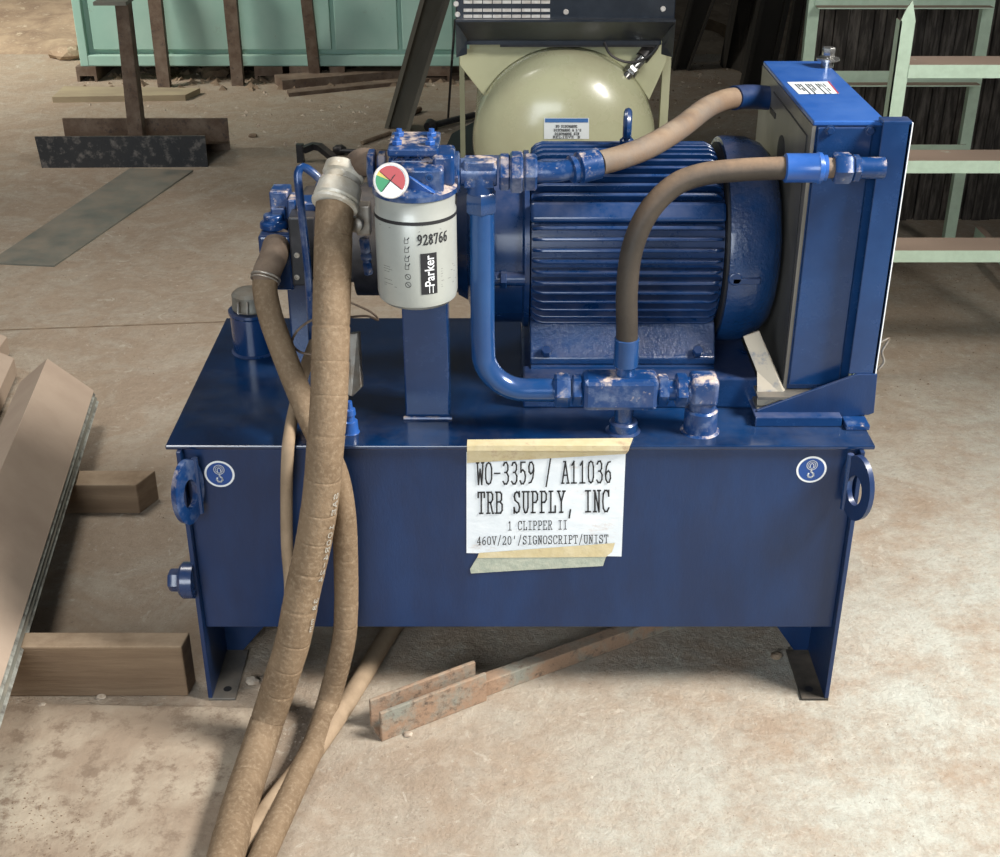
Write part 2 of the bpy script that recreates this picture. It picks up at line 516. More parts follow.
# ------------------------------------------------------------------ stroke lettering
G = {
    'A': [[(0, 0), (2, 6), (4, 0)], [(.8, 2.2), (3.2, 2.2)], [(-.3, 0), (1, 0)], [(3, 0), (4.3, 0)], [(1, 6), (2.1, 6)]],
    'B': [[(.6, 0), (.6, 6)], [(0, 6), (2.6, 6), (3.5, 5.4), (3.5, 3.8), (2.6, 3.2), (.6, 3.2)],
          [(2.6, 3.2), (3.9, 2.5), (3.9, .8), (2.9, 0), (0, 0)]],
    'C': [[(3.8, 4.5), (3.6, 5.4), (2.6, 6), (1.4, 6), (.4, 5), (.1, 3), (.4, 1), (1.4, 0), (2.8, 0), (3.9, 1)], [(3.8, 6), (3.8, 4.4)]],
    'D': [[(.6, 0), (.6, 6)], [(0, 6), (2.2, 6), (3.6, 5), (3.9, 3), (3.6, 1), (2.2, 0), (0, 0)]],
    'E': [[(3.6, 4.8), (3.6, 6), (0, 6)], [(.7, 6), (.7, 0)], [(.7, 3.1), (2.4, 3.1)], [(0, 0), (3.8, 0), (3.8, 1.3)]],
    'G': [[(3.6, 4.6), (3.4, 5.4), (2.4, 6), (1.3, 6), (.3, 5), (.1, 3), (.4, 1), (1.4, 0), (2.6, 0), (3.7, .8), (3.7, 2.6)], [(2.4, 2.6), (4.2, 2.6)]],
    'H': [[(.6, 0), (.6, 6)], [(3.4, 0), (3.4, 6)], [(.6, 3.1), (3.4, 3.1)]],
    'I': [[(2, 0), (2, 6)], [(.6, 6), (3.4, 6)], [(.6, 0), (3.4, 0)]],
    'L': [[(1, 0), (1, 6)], [(0, 6), (2.1, 6)], [(0, 0), (3.8, 0), (3.8, 1.8)]],
    'N': [[(.7, 0), (.7, 6), (3.3, 0), (3.3, 6)], [(0, 6), (.7, 6)], [(0, 0), (1.5, 0)], [(2.5, 6), (4.1, 6)]],
    'O': [[(2, 6), (3.2, 5.6), (3.9, 4.4), (3.9, 1.6), (3.2, .4), (2, 0), (.8, .4), (.1, 1.6), (.1, 4.4), (.8, 5.6), (2, 6)]],
    '0': [[(2, 6), (3.1, 5.6), (3.6, 4.4), (3.6, 1.6), (3.1, .4), (2, 0), (.9, .4), (.4, 1.6), (.4, 4.4), (.9, 5.6), (2, 6)]],
    'P': [[(.8, 0), (.8, 6)], [(0, 6), (2.7, 6), (3.7, 5.2), (3.7, 3.7), (2.7, 2.9), (.8, 2.9)], [(0, 0), (2.2, 0)]],
    'R': [[(.7, 0), (.7, 6)], [(0, 6), (2.6, 6), (3.5, 5.3), (3.5, 3.9), (2.6, 3.1), (.7, 3.1)], [(2.2, 3.1), (3.5, 0), (4.2, 0)], [(0, 0), (1.8, 0)]],
    'S': [[(3.5, 4.6), (3.2, 5.5), (2, 6), (.9, 5.6), (.4, 4.7), (.9, 3.6), (3, 2.7), (3.7, 1.6), (3.2, .4), (2, 0), (.8, .4), (.3, 1.4)],
          [(3.5, 6), (3.5, 4.6)], [(.3, 0), (.3, 1.5)]],
    'T': [[(2, 0), (2, 6)], [(.1, 4.6), (.1, 6), (3.9, 6), (3.9, 4.6)], [(1.1, 0), (2.9, 0)]],
    'U': [[(.6, 6), (.6, 1.5), (1.3, .2), (2, 0), (2.7, .2), (3.4, 1.5), (3.4, 6)], [(-.1, 6), (1.5, 6)], [(2.5, 6), (4.1, 6)]],
    'V': [[(.2, 6), (2, 0), (3.8, 6)], [(-.3, 6), (1.1, 6)], [(2.9, 6), (4.3, 6)]],
    'W': [[(.2, 6), (.9, 0), (2, 4.2), (3.1, 0), (3.8, 6)], [(-.3, 6), (1, 6)], [(3, 6), (4.3, 6)]],
    'Y': [[(.2, 6), (2, 3), (3.8, 6)], [(2, 3), (2, 0)], [(1.1, 0), (2.9, 0)], [(-.3, 6), (1.1, 6)], [(2.9, 6), (4.3, 6)]],
    '1': [[(.8, 5), (2, 6), (2, 0)], [(.5, 0), (3.5, 0)]],
    '2': [[(.5, 4.8), (.9, 5.6), (2, 6), (3.1, 5.6), (3.5, 4.6), (3, 3.2), (.4, 0), (3.7, 0), (3.7, 1)]],
    '3': [[(.6, 5.2), (1.2, 5.9), (2.5, 6), (3.4, 5.2), (3.4, 4), (2.6, 3.2), (1.5, 3.2)], [(2.6, 3.2), (3.7, 2.2), (3.6, .9), (2.6, 0), (1.2, 0), (.3, .7)]],
    '4': [[(2.8, 0), (2.8, 6), (.3, 1.8), (3.8, 1.8)], [(1.9, 0), (3.6, 0)]],
    '5': [[(3.4, 6), (.8, 6), (.8, 3.3), (2, 3.9), (3.2, 3.3), (3.7, 2.1), (3.4, .8), (2.4, 0), (1.1, 0), (.3, .8)]],
    '6': [[(3.4, 5.8), (2.2, 5.6), (1, 4.4), (.4, 2.4), (.7, .8), (1.7, 0), (2.8, .1), (3.6, 1.2), (3.4, 2.7), (2.3, 3.3), (1.1, 2.8), (.5, 1.9)]],
    '7': [[(.4, 5), (.4, 6), (3.6, 6), (1.6, 0)]],
    '8': [[(2, 3.2), (.9, 3.9), (.8, 5.2), (2, 6), (3.2, 5.2), (3.1, 3.9), (2, 3.2), (.6, 2.3), (.5, .9), (2, 0), (3.5, .9), (3.4, 2.3), (2, 3.2)]],
    '9': [[(.6, .2), (1.8, .4), (3, 1.6), (3.6, 3.6), (3.3, 5.2), (2.3, 6), (1.2, 5.9), (.4, 4.8), (.6, 3.3), (1.7, 2.7), (2.9, 3.2), (3.5, 4.1)]],
    '/': [[(.6, -.8), (3.4, 6.8)]],
    '-': [[(.3, 3), (3.7, 3)]],
    ',': [[(2.1, .6), (1.4, -1.6)]],
    "'": [[(2.1, 6.2), (1.8, 4.2)]],
    'm': [[(.2, 0), (.2, 4)], [(.2, 3.4), (1.1, 4), (2, 3.4), (2, 0)], [(2, 3.4), (2.9, 4), (3.8, 3.4), (3.8, 0)]],
    ' ': [],
}


def lettering(text, f, x0, x1, y0, h, th, bold=1.0, lift=0.0):
    """stroke letters from x0 to x1 with base line y0 and height h; f(u, v) gives the 3D point"""
    mb = MB()
    n = len(text)
    pitch = (x1 - x0) / (n - 1 + 0.72) if n > 1 else (x1 - x0)
    cw = pitch * 0.72
    for i, ch in enumerate(text):
        for st in G.get(ch, []):
            pts = [(x0 + i * pitch + p[0] / 4 * cw, y0 + p[1] / 6 * h) for p in st]
            for a, b in zip(pts[:-1], pts[1:]):
                dx, dy = b[0] - a[0], b[1] - a[1]
                L = math.hypot(dx, dy) or 1e-6
                dx, dy = dx / L * th / 2, dy / L * th / 2
                q = [(a[0] - dx - dy, a[1] - dy + dx), (b[0] + dx - dy, b[1] + dy + dx), (b[0] + dx + dy, b[1] + dy - dx), (a[0] - dx + dy, a[1] - dy - dx)]
                mb.add([f(*c) for c in q], [(0, 1, 2, 3)])
    return mb


# ================================================================== THE SETTING
fl = MB()
fl.add([(-9, -4, 0), (8, -4, 0), (8, 7.9, 0), (-9, 7.9, 0), (-9, -4, -.1), (8, -4, -.1), (8, 7.9, -.1), (-9, 7.9, -.1)],
       [(0, 1, 2, 3), (7, 6, 5, 4), (0, 4, 5, 1), (1, 5, 6, 2), (2, 6, 7, 3), (3, 7, 4, 0)])
floor = struct(fl.build('floor', M['floor'], smooth=False))

# rear yard ground: gravel in the sun beyond the slab edge
gb = MB()
nx, ny = 70, 34
vs = []
for j in range(ny + 1):
    for i in range(nx + 1):
        x = -9 + 17 * i / nx
        y = 7.9 + 6 * (j / ny)
        z = -0.01 + random.uniform(0, .05) * (1 if j else 0) + 0.09 * min(1, (y - 7.9))
        vs.append((x, y, z))
fs = [(j * (nx + 1) + i, j * (nx + 1) + i + 1, (j + 1) * (nx + 1) + i + 1, (j + 1) * (nx + 1) + i) for j in range(ny) for i in range(nx)]
gb.add(vs, fs)
ground = struct(gb.build('ground', M['gravel']))

# joint cut across the slab
jt = MB()
pa, pb = P(-60, 333, Z=0), P(236, 322, Z=0)
jt.prism([pa + Vector((0, 0, .0006)), pb + Vector((0, 0, .0006)), pb + Vector((0, .008, .0006)), pa + Vector((0, .008, .0006))], (0, 0, .0006))
struct(jt.build('trim_1', M['leaf'], smooth=False))

# dark plank wall at the right rear
wb = MB()
wb.bb(1.12, 4.2, 4.86, 4.90, 0, 2.6)
wall_back = struct(wb.build('wall_back', M['dark_wall'], smooth=False))
x = 1.14
src = None
k = 0
while x < 3.9 and k < 60:
    w = random.uniform(.026, .058)
    pl = MB()
    y0 = 4.835 + random.uniform(-.012, .008)
    pl.bb(x, x + w - .004, y0, 4.86, .0, 2.45 + random.uniform(-.05, .05))
    pl.build('plank', M['dark_plank'], wall_back, smooth=False)
    x += w
    k += 1
wr_ = MB()
wr_.bb(2.35, 2.45, 1.80, 4.9, 0, 3.6)  # unseen wall added to keep the door light off the right rear
struct(wr_.build('wall_light_block', M['dark_wall'], smooth=False))
rw = MB()
rw.bb(-0.3, 6.5, 9.3, 9.4, 0, 3.2)
struct(rw.build('wall_rear', M['dark_wall'], smooth=False))

# ================================================================== HYDRAULIC POWER UNIT
ZT = 0.553
X0, X1, Y0, Y1 = -.5800, .6500, 1.975, 2.545
hpu = thing('hydraulic_power_unit', 'large blue hydraulic power unit with electric motor, filter and cooler on its tank', 'hydraulic unit', (0.035, 2.26, 0))

ZB = P(500, 627, Y=1.985).z
tb = MB()
tb.bb(-.5525, .6234, 1.985, Y1 - .02, ZB, ZT - .008)
tank = tb.build('tank', M['tank_blue'], hpu, smooth=False, bevel=.0015)
tp = MB()
tp.bb(X0, X1, Y0, Y1, ZT - .008, ZT)
tp.build('top_plate', M['top_blue'], tank, smooth=False, bevel=.002)
for s, xs in ((-1, -.5605), (1, .6314)):
    sp = MB()
    xa, xb = (xs, xs + .008) if s < 0 else (xs - .008, xs)
    sp.bb(xa, xb, 1.967, Y1 - .01, 0.006, ZT - .008)
    sp.build('side_plate', M['tank_blue'], tank, smooth=False, bevel=.001)
    for ya, yb, gy in ((1.967, 2.12, 2.118), (2.39, Y1 - .012, 2.392)):
        ft = MB()
        fx = (xa, xa + .052) if s < 0 else (xb - .052, xb)
        ft.bb(fx[0], fx[1], ya, yb, 0, .006)
        foot = ft.build('foot', M['dark_steel'] if s > 0 else M['shroud'], tank, smooth=False, bevel=.001)
        hb = MB()
        hb.lathe(((fx[0] + fx[1]) / 2 + .006 * (-s), ya + .028, .0055), (0, 0, 1), [(0, .008), (.001, .008)], 16)
        hb.build('bolt_hole', M['ink'], tank)
        gs = MB()
        xi = xb if s < 0 else xa
        gb_, gt_ = (P(793, 655, Y=2.118), P(772, 626, Y=2.118)) if s > 0 else (P(244, 656, Y=2.118), P(267, 630, Y=2.118))
        kx = (gt_.x - gb_.x) / (gt_.z - gb_.z)
        gs.prism([(xi, gy, .006), (gb_.x, gy, .006), (gb_.x + kx * (ZB - .006), gy, ZB), (xi, gy, ZB)], (0, .006, 0))
        gs.build('gusset', M['tank_blue'], tank, smooth=False)
# lifting lugs on the tank front corners, standing proud of the side plates
for s, px, py in ((-1, 188, 492), (1, 857, 488)):
    c = P(px, py, Y=1.945)
    lug = MB()
    n = 26
    cc = Vector((c.x, 1.945, c.z))
    outer = []
    for i in range(n):
        a = 2 * PI * i / n
        ry, rz = .040, .062
        outer.append(Vector((0, math.cos(a) * ry, math.sin(a) * rz)))
    inner = [Vector((0, math.cos(2 * PI * i / n) * .019, math.sin(2 * PI * i / n) * .029 - .004)) for i in range(n)]
    vs = []
    for xo in (-.005, .005):
        vs += [cc + Vector((xo, 0, 0)) + o_ for o_ in outer] + [cc + Vector((xo, 0, 0)) + i_ for i_ in inner]
    fs = []
    for i in range(n):
        j = (i + 1) % n
        fs += [(i, j, n + j, n + i), (2 * n + j, 2 * n + i, 3 * n + i, 3 * n + j), (j, i, 2 * n + i, 2 * n + j), (n + i, n + j, 3 * n + j, 3 * n + i)]
    lug.add(vs, fs)
    lo = lug.build('lifting_lug', M['worn_blue'] if s < 0 else M['tank_blue'], tank, label='lifting lug ring')
    lo.rotation_euler = (0, 0, R(s * 24))
    wd = MB()
    wd.tube([cc + Vector((-s * .012, .022, .055)), cc + Vector((-s * .013, .02, 0)), cc + Vector((-s * .012, .022, -.055))], .006, 8)
    wd.build('weld_bead', M['blue'], tank)
# drain plug on the left
dp = MB()
a = P(186, 578, Y=2.16)
xl = -.5605
zc = 0.30
yc = P(186, 578, X=xl - .02).y
c = P(186, 580, X=xl - .012)
dp.lathe((xl + .004, c.y, c.z), (-1, 0, 0), [(0, .034), (.02, .034), (.026, .028)], 20)
dp.hexnut((xl - .020, c.y, c.z), (xl - .042, c.y, c.z), .021)
dp.build('drain_plug', M['blue'], tank)

# front face markings ------------------------------------------------
YF = 1.985


def on_front(px, py, lift=0.0006):
    return P(px, py, Y=YF - lift)


sg = MB()
q = [(466.5, 452), (626, 445), (621.5, 556.5), (466.5, 553)]
qq = [on_front(*c, 0.0012) for c in q]
nx, nz = 24, 14
vs = []
for j in range(nz + 1):
    for i in range(nx + 1):
        u, v = i / nx, j / nz
        p = (qq[0] * (1 - u) + qq[1] * u) * (1 - v) + (qq[3] * (1 - u) + qq[2] * u) * v
        p = p + Vector((0, -.0012 * (math.sin(u * 9 + v * 4) * .5 + .5) * math.sin(PI * u) * math.sin(PI * v), 0))
        vs.append(p)
fs = [(j * (nx + 1) + i, j * (nx + 1) + i + 1, (j + 1) * (nx + 1) + i + 1, (j + 1) * (nx + 1) + i) for j in range(nz) for i in range(nx)]
sg.add(vs, fs)
paper = sg.build('paper_sign', M['paper'], hpu, label='white printed work-order sheet taped to the tank front')
for nm, poly in (('masking_tape', [(467, 440), (634, 438), (628, 452), (467, 462)]),
                 ('masking_tape', [(479, 553), (615, 543), (612, 552), (606, 557), (477, 558)])):
    mb = MB()
    if poly[0][1] < 450:
        # strip folded over the plate edge onto the tank top
        e = [P(467, 447, Y=Y0 - .001), P(630, 447, Y=Y0 - .001)]
        tt = [Vector((e[0].x, Y0 + .022, ZT + .0008)), Vector((e[1].x + .008, Y0 + .028, ZT + .0008))]
        f1 = [Vector((e[0].x, Y0 - .001, ZT + .0008)), Vector((e[1].x, Y0 - .001, ZT + .0008))]
        f2 = [Vector((e[0].x, Y0 - .001, ZT - .009)), Vector((e[1].x - .002, Y0 - .001, ZT - .009))]
        f3 = [on_front(467, 463, .0026), on_front(626, 454, .0026)]
        mb.add([tt[0], tt[1], f1[1], f1[0], f2[1], f2[0], f3[1], f3[0]], [(0, 1, 2, 3), (3, 2, 4, 5), (5, 4, 6, 7)])
    else:
        mb.add([on_front(*c, .0028) for c in poly], [tuple(range(len(poly)))])
    mb.build(nm, M['tape'], paper, smooth=False, label='tan strip of masking tape')
mb = MB()
mb.add([on_front(*c, .002) for c in [(477, 557.5), (606, 556.5), (603, 566), (510, 571), (471, 573.5), (470, 569)]], [(0, 1, 2, 3, 4, 5)])
mb.build('masking_tape', M['tape_green'], paper, smooth=False, label='greenish lower strip of masking tape')


def fpaper(u, v):
    return on_front(u, -v, .0030)


sk = [("WO-3359 / A11036", 477, 611, 484.5, 482.5, 21.5, 1.5), ("TRB SUPPLY, INC", 478, 609, 513.5, 511.5, 21, 1.6),
      ("1 CLIPPER II", 508, 567, 530.2, 529.2, 8.6, .75), ("460V/20'/SIGNOSCRIPT/UNIST", 477, 608, 545, 543, 8.0, .75)]
for t, xa, xb, ya, yb, h, th in sk:
    _t = lettering(t, lambda u, v, xa=xa, xb=xb, ya=ya, yb=yb: fpaper(u, v - (ya + (yb - ya) * (u - xa) / (xb - xa))), xa, xb, 0, h, th).build(
        'printed_text', M['ink'], paper, smooth=False, label='black typewriter text')
    _t['kind'] = 'stuff'

for cx, cy in ((219.5, 474), (811.5, 469.5)):
    c = on_front(cx, cy, .0006)
    rr = .0265

    def ell(r, n=36, l=0.0, cx0=c, dx=0.0, dz=0.0):
        return [cx0 + Vector((math.cos(2 * PI * i / n) * r + dx, -l, math.sin(2 * PI * i / n) * r + dz)) for i in range(n)]
    d = MB()
    d.add(ell(rr), [tuple(range(36))])
    dec = d.build('hook_decal', M['white_print'], hpu, smooth=False, label='round lifting-point decal with a white hook')
    d = MB()
    d.add(ell(rr * .86, l=.0004), [tuple(range(36))])
    d.build('decal_ground', M['decal_blue'], dec, smooth=False)
    d = MB()

    def poly_line(pts, th, l=.0008):
        for a_, b_ in zip(pts[:-1], pts[1:]):
            v_ = Vector((b_[0] - a_[0], b_[1] - a_[1]))
            n_ = v_.normalized() * th / 2
            w_ = Vector((-n_.y, n_.x))
            a2, b2 = Vector(a_) - n_, Vector(b_) + n_
            d.add([c + Vector((q_.x, -l, q_.y)) for q_ in (a2 + w_, b2 + w_, b2 - w_, a2 - w_)], [(0, 1, 2, 3)])
    for r1, th in ((.0092, .0014), (.0062, .0012)):
        poly_line([(math.cos(t) * r1, math.sin(t) * r1 + .009) for t in [2 * PI * i / 20 for i in range(21)]], th)
    poly_line([(-.003, .005), (-.003, .010), (0, .013), (.003, .010), (.003, .005)], .0012)
    poly_line([(0, 0), (0, -.004), (.004, -.008), (.0045, -.012), (.001, -.0155), (-.0035, -.015), (-.0055, -.011), (-.0045, -.008)], .0028)
    d.build('hook_symbol', M['white_print'], dec, smooth=False)

# ------------------------------------------------------------------ motor
AX_Y, AX_Z = 2.34, .80
motor_b = MB()
motor_b.lathe((.053, AX_Y, AX_Z), (1, 0, 0), [(0, .150), (.003, .160), (.345, .160), (.350, .150)], 56)
motor = motor_b.build('motor_body', M['blue'], hpu, label='finned blue electric motor')
fn = MB()
L0, L1 = -.170, .170
prof = [(L0 + .006, -.012), (L0, -.002), (L0 + .002, .012), (L0 + .010, .020), (L0 + .022, .024), (L1 - .018, .024), (L1 - .006, .018), (L1, .008), (L1 - .003, -.012)]
fn.prism([(a_, -.0032, b_) for a_, b_ in prof], (0, .0064, 0))
finsrc = None
xc = .226
for i in range(56):
    a = i * 2 * PI / 56
    # a = 0 straight up, increasing towards the camera side
    deg = math.degrees(a)
    if 148 < deg < 212:
        continue
    if 48 < deg < 62:
        continue
    loc = Vector((xc, AX_Y - math.sin(a) * .163, AX_Z + math.cos(a) * .163))
    if finsrc is None:
        finsrc = fn.build('cooling_fin', M['blue'], motor, bevel=.0018)
        put(finsrc, loc, motor)
        finsrc.rotation_euler = (a, 0, 0)
        # object origin is at the centre of its box; keep that centre at the ring
    else:
        inst(finsrc, 'cooling_fin', loc, (a, 0, 0), motor)
pad = MB()
a = R(55)
pc = Vector((xc, AX_Y - math.sin(a) * .168, AX_Z + math.cos(a) * .168))
pad.box(pc, (.345, .036, .026), (a, 0, 0))
pad.build('cable_box', M['blue'], motor, bevel=.007, seg=3)
# feet
for fx0, fx1 in ((.055, .395),):
    ft = MB()
    # front pedestal: sloped plate from motor to foot, foot plate below
    ft.prism([(fx0, 2.168, .618), (fx0, 2.168, .632), (fx0, 2.178, .640), (fx0, 2.205, .688), (fx0, 2.26, .70), (fx0, 2.42, .70), (fx0, 2.475, .688),
              (fx0, 2.502, .640), (fx0, 2.512, .632), (fx0, 2.512, .618)], (fx1 - fx0, 0, 0))
    mf = ft.build('motor_foot', M['cast_blue'], motor, bevel=.003)
sh = MB()
sh.bb(.057, .393, 2.160, 2.515, .6135, .6175)
sh.build('shim_plate', M['pipe_blue'], motor, smooth=False)
for bx in (.085, .362):
    b = MB()
    b.hexnut((bx, 2.176, .636), (bx, 2.166, .650), .010)
    b.build('foot_bolt', M['blue'], motor)
# adapter flange at the left
ad = MB()
ad.lathe((-.150, AX_Y, AX_Z), (1, 0, 0), [(.070, .10), (.072, .105), (.090, .115), (.102, .150), (.106, .156), (.190, .156), (.194, .165), (.203, .165)], 56)
adapter = ad.build('pump_adapter', M['blue'], hpu)
bo = MB()
bo.cyl((-.02, AX_Y - .155, AX_Z - .02), (.045, AX_Y - .155, AX_Z - .02), .013)
bo.hexnut((.0, AX_Y - .158, AX_Z - .02), (.012, AX_Y - .158, AX_Z - .02), .017)
bo.build('flange_bolt', M['blue'], adapter)
# fan cover
fc = MB()
fc.lathe((.403, AX_Y, AX_Z), (1, 0, 0), [(0, .150), (.001, .190), (.012, .192), (.050, .190), (.075, .180), (.092, .163), (.101, .140), (.104, .10), (.104, .05)], 64)
fan = fc.build('fan_cover', M['cast_blue'], hpu)
gp = MB()
gp.lathe((.400, AX_Y, AX_Z), (1, 0, 0), [(0, .180), (.004, .180)], 48)
gp.build('fan_gap', M['ink'], fan)
fcl = MB()
a0 = R(92)
base = Vector((.415, AX_Y - math.sin(a0) * .190, AX_Z + math.cos(a0) * .190))
fcl.box(base + Vector((.02, 0, -.004)), (.05, .006, .012))
fcl.lathe(base + Vector((.0, .003, 0)), (0, -1, 0), [(0, .014), (.006, .012)], 16)
fcl.build('cover_clip', M['blue'], fan, bevel=.002)
# eye bolt on top
eb = MB()
ebp = P(627, 136, Y=AX_Y)
eb.lathe((ebp.x, AX_Y, AX_Z + .178), (0, 0, 1), [(0, .013), (.012, .013), (.016, .009)], 16)
eb.ring((ebp.x, AX_Y, AX_Z + .218), (1, -.11, 0), .022, .0078)
eb.build('eye_bolt', M['blue'], motor)
# base box under the motor
bs = MB()
bs.bb(P(523, 400, Y=2.12).x, P(757, 395, Y=2.12).x, 2.12, 2.53, ZT, .6135)
base_box = bs.build('motor_base', M['blue'], hpu, smooth=False, bevel=.004)

# ------------------------------------------------------------------ pump and valve block at the left
pm = MB()
pm.lathe((-.15, AX_Y, AX_Z), (-1, 0, 0), [(-.07, .100), (.03, .106), (.12, .106), (.125, .078), (.20, .078), (.205, .060)], 36)
pump = pm.build('pump_body', M['black'], hpu, label='black pump body behind the filter')
# manifold block far left
A_ = P(258, 262, Y=2.20)
blk = MB()
bx0, bx1 = P(258, 245, Y=2.20).x, P(291, 245, Y=2.20).x
bz1, bz0 = P(270, 236, Y=2.20).z, P(270, 291, Y=2.20).z
blk.bb(bx0, bx1, 2.20, 2.30, bz0, bz1)
valve = blk.build('valve_block', M['blue'], hpu, smooth=False, bevel=.006, seg=3)
v2 = MB()
v2.lathe(((bx0 + bx1) / 2 - .006, 2.245, bz1), (0, 0, 1), [(0, .026), (.012, .025), (.014, .019), (.026, .018)], 20)
v2.bb(bx0 + .016, bx0 + .05, 2.26, 2.31, bz1, bz1 + .062)
v2.build('valve_cap', M['worn_blue'], valve, bevel=.003)
pp = MB()
px0, px1 = P(291, 250, Y=2.19).x, P(317, 250, Y=2.19).x
pz1, pz0 = P(300, 216, Y=2.19).z, P(300, 284, Y=2.19).z
pp.bb(px0, px1, 2.18, 2.29, pz0, pz1)
plate = pp.build('valve_plate', M['black'], hpu, smooth=False, bevel=.003, label='dark side plate with two socket screws')
for sy in (255, 277):
    sc_ = P(297, sy, Y=2.18)
    s_ = MB()
    s_.lathe(sc_, (0, -1, 0), [(0, .005), (.003, .005), (.0032, .003), (.001, .0028)], 12)
    s_.build('socket_screw', M['zinc'], plate)
ub = MB()
for (xa, xb, ya, yb, yy) in ((270, 287, 208, 232, 2.25), (287, 297, 200, 222, 2.23), (299, 316, 203, 216, 2.22), (316, 332, 200, 222, 2.21)):
    a_, b_ = P(xa, ya, Y=yy), P(xb, yb, Y=yy)
    ub.bb(a_.x, b_.x, yy, yy + .05, b_.z, a_.z)
ub.build('valve_solenoid', M['worn_blue'], valve, smooth=False, bevel=.003)
bd = MB()
a_, b_ = P(291, 214, Y=2.24), P(338, 300, Y=2.24)
bd.bb(a_.x, P(372, 220, Y=2.24).x, 2.245, 2.42, b_.z + .03, a_.z)
bd.build('pump_housing', M['black'], pump, smooth=False, bevel=.01, seg=3)
# column under the pump
cl = MB()
ca, cb = P(291, 340, Y=2.285), P(326, 340, Y=2.285)
cl.bb(ca.x, cb.x, 2.285, 2.35, ZT, .79)
cl.build('pump_column', M['blue'], hpu, smooth=False, bevel=.004)
# feed elbow from the block into the second hose
H2 = [P(277, 243, Y=2.21), P(273, 258, Y=2.17), P(267, 272, Y=2.145), P(265, 290, Y=2.13), P(271, 318, Y=2.11), P(283, 352, Y=2.08), P(298, 390, Y=2.045),
      P(313, 425, Y=2.0), P(328, 455, Y=1.945), P(338, 482, Y=1.925), P(344, 520, Y=1.925), P(346, 570, Y=1.928), P(346, 610, Y=1.928), P(343, 645, Y=1.925),
      P(329, 700, Y=1.912), P(316, 740, Z=.024), P(302, 770, Z=.023), P(288, 800, Z=.023), P(262, 857, Z=.023), P(235, 925, Z=.023)]
# ------------------------------------------------------------------ hoses


def wrap_hose(ctrl, r, pitch, amp, step=.0022):
    pts = spline(ctrl, step)
    s = 0
    rad = []
    for i, p in enumerate(pts):
        if i:
            s += (p - pts[i - 1]).length
        ph = (s / pitch + .13 * math.sin(s * 23)) % 1.0
        rad.append(r * (1 + amp * (.8 - ph) - (.024 if ph > .952 else 0)))
    return pts, rad


H1 = [P(345, 170, Y=2.095), P(338, 186, Y=2.075), P(335, 204, Y=2.05), P(333.5, 232, Y=2.025), P(332.7, 262, Y=2.0), P(331, 330, Y=1.955), P(329, 400, Y=1.91),
      P(325, 450, Y=1.885), P(321, 495, Y=1.875), P(313, 545, Y=1.868), P(304, 585, Y=1.86), P(293, 640, Y=1.848), P(280, 682, Y=1.845), P(267, 722, Y=1.835),
      P(254, 762, Z=.034), P(241, 802, Z=.032), P(226, 857, Z=.032), P(207, 925, Z=.032)]
h1 = thing('hydraulic_hose', 'thickest spiral-wrapped brown hose, from pale fitting beside the gauge down to the floor', 'hose', (H1[-6].x, H1[-6].y, 0))
pts1, rad1 = wrap_hose(H1[2:], .0310, .064, .014)
hm = MB()
hm.tube(pts1, rad1, 24)
hm.build('hose_body', M['hose'], h1)
f1 = MB()
d1 = (H1[2] - H1[0]).normalized()
o1 = H1[0]
f1.lathe(o1 - d1 * .01, d1, [(0, .024), (.006, .034), (.022, .035), (.026, .031), (.036, .031), (.040, .036), (.066, .0385), (.070, .036), (.074, .0395), (.078, .0385), (.080, .033)], 32)
f1.build('hose_fitting', M['ferrule'], h1, label='pale zinc crimped hose end')
# print along the right side of the hose
T1, N1, B1 = frames(pts1)
acc = [0]
for i in range(1, len(pts1)):
    acc.append(acc[-1] + (pts1[i] - pts1[i - 1]).length)


def on_hose(s, v, r=.0318, ang0=0.0):
    i = 0
    lo_, hi_ = 0, len(acc) - 1
    while lo_ < hi_ - 1:
        m_ = (lo_ + hi_) // 2
        if acc[m_] <= s:
            lo_ = m_
        else:
            hi_ = m_
    t = (s - acc[lo_]) / max(1e-6, acc[hi_] - acc[lo_])
    p = pts1[lo_].lerp(pts1[hi_], t)
    T = T1[lo_]
    view = (Vector((0, 0, CAM_H)) - p)
    # side of the hose that faces right and forward
    e = Vector((0.80, -0.60, 0))
    e = (e - T * e.dot(T)).normalized()
    g_ = T.cross(e)
    a_ = v / r
    return p + (e * math.cos(a_) + g_ * math.sin(a_)) * (r * 1.055)


s0 = next(a_ for a_, p in zip(acc, pts1) if p.z < .53)
lettering("SAE 100R4-24  38 mm", lambda u, v: on_hose(u, v), s0, s0 + .27, -.004, .0085, .0011).build('hose_print', M['faint_print'], h1, smooth=False)['kind'] = 'stuff'

h2 = thing('hydraulic_hose', 'medium brown hose from the clamp on the left valve block, crossing behind the thickest hose', 'hose', (H2[-6].x, H2[-6].y, 0))
pts2, rad2 = wrap_hose(H2[1:], .0218, .046, .016)
k_ = [i for i, p in enumerate(pts2) if p.z < .42]
rad2 = [r_ if i >= k_[0] else .0218 for i, r_ in enumerate(rad2)]
hm = MB()
hm.tube(pts2, rad2, 22)
hm.build('hose_body', M['hose'], h2)
e2 = MB()
e2.tube(spline([H2[0] + Vector((0, .0, .008)), H2[0], H2[1], H2[2], H2[3] + (H2[2] - H2[3]) * .6], .006), .0245, 22)
e2.build('hose_cuff', M['rust'], h2, label='rusty brown hose cuff')
c2 = MB()
pt = H2[2]
dd = (H2[3] - H2[1]).normalized()
c2.ring(pt + dd * .010, dd, .0250, .0022)
c2.ring(pt + dd * .016, dd, .0245, .0016)
c2.build('hose_clamp', M['zinc'], h2)

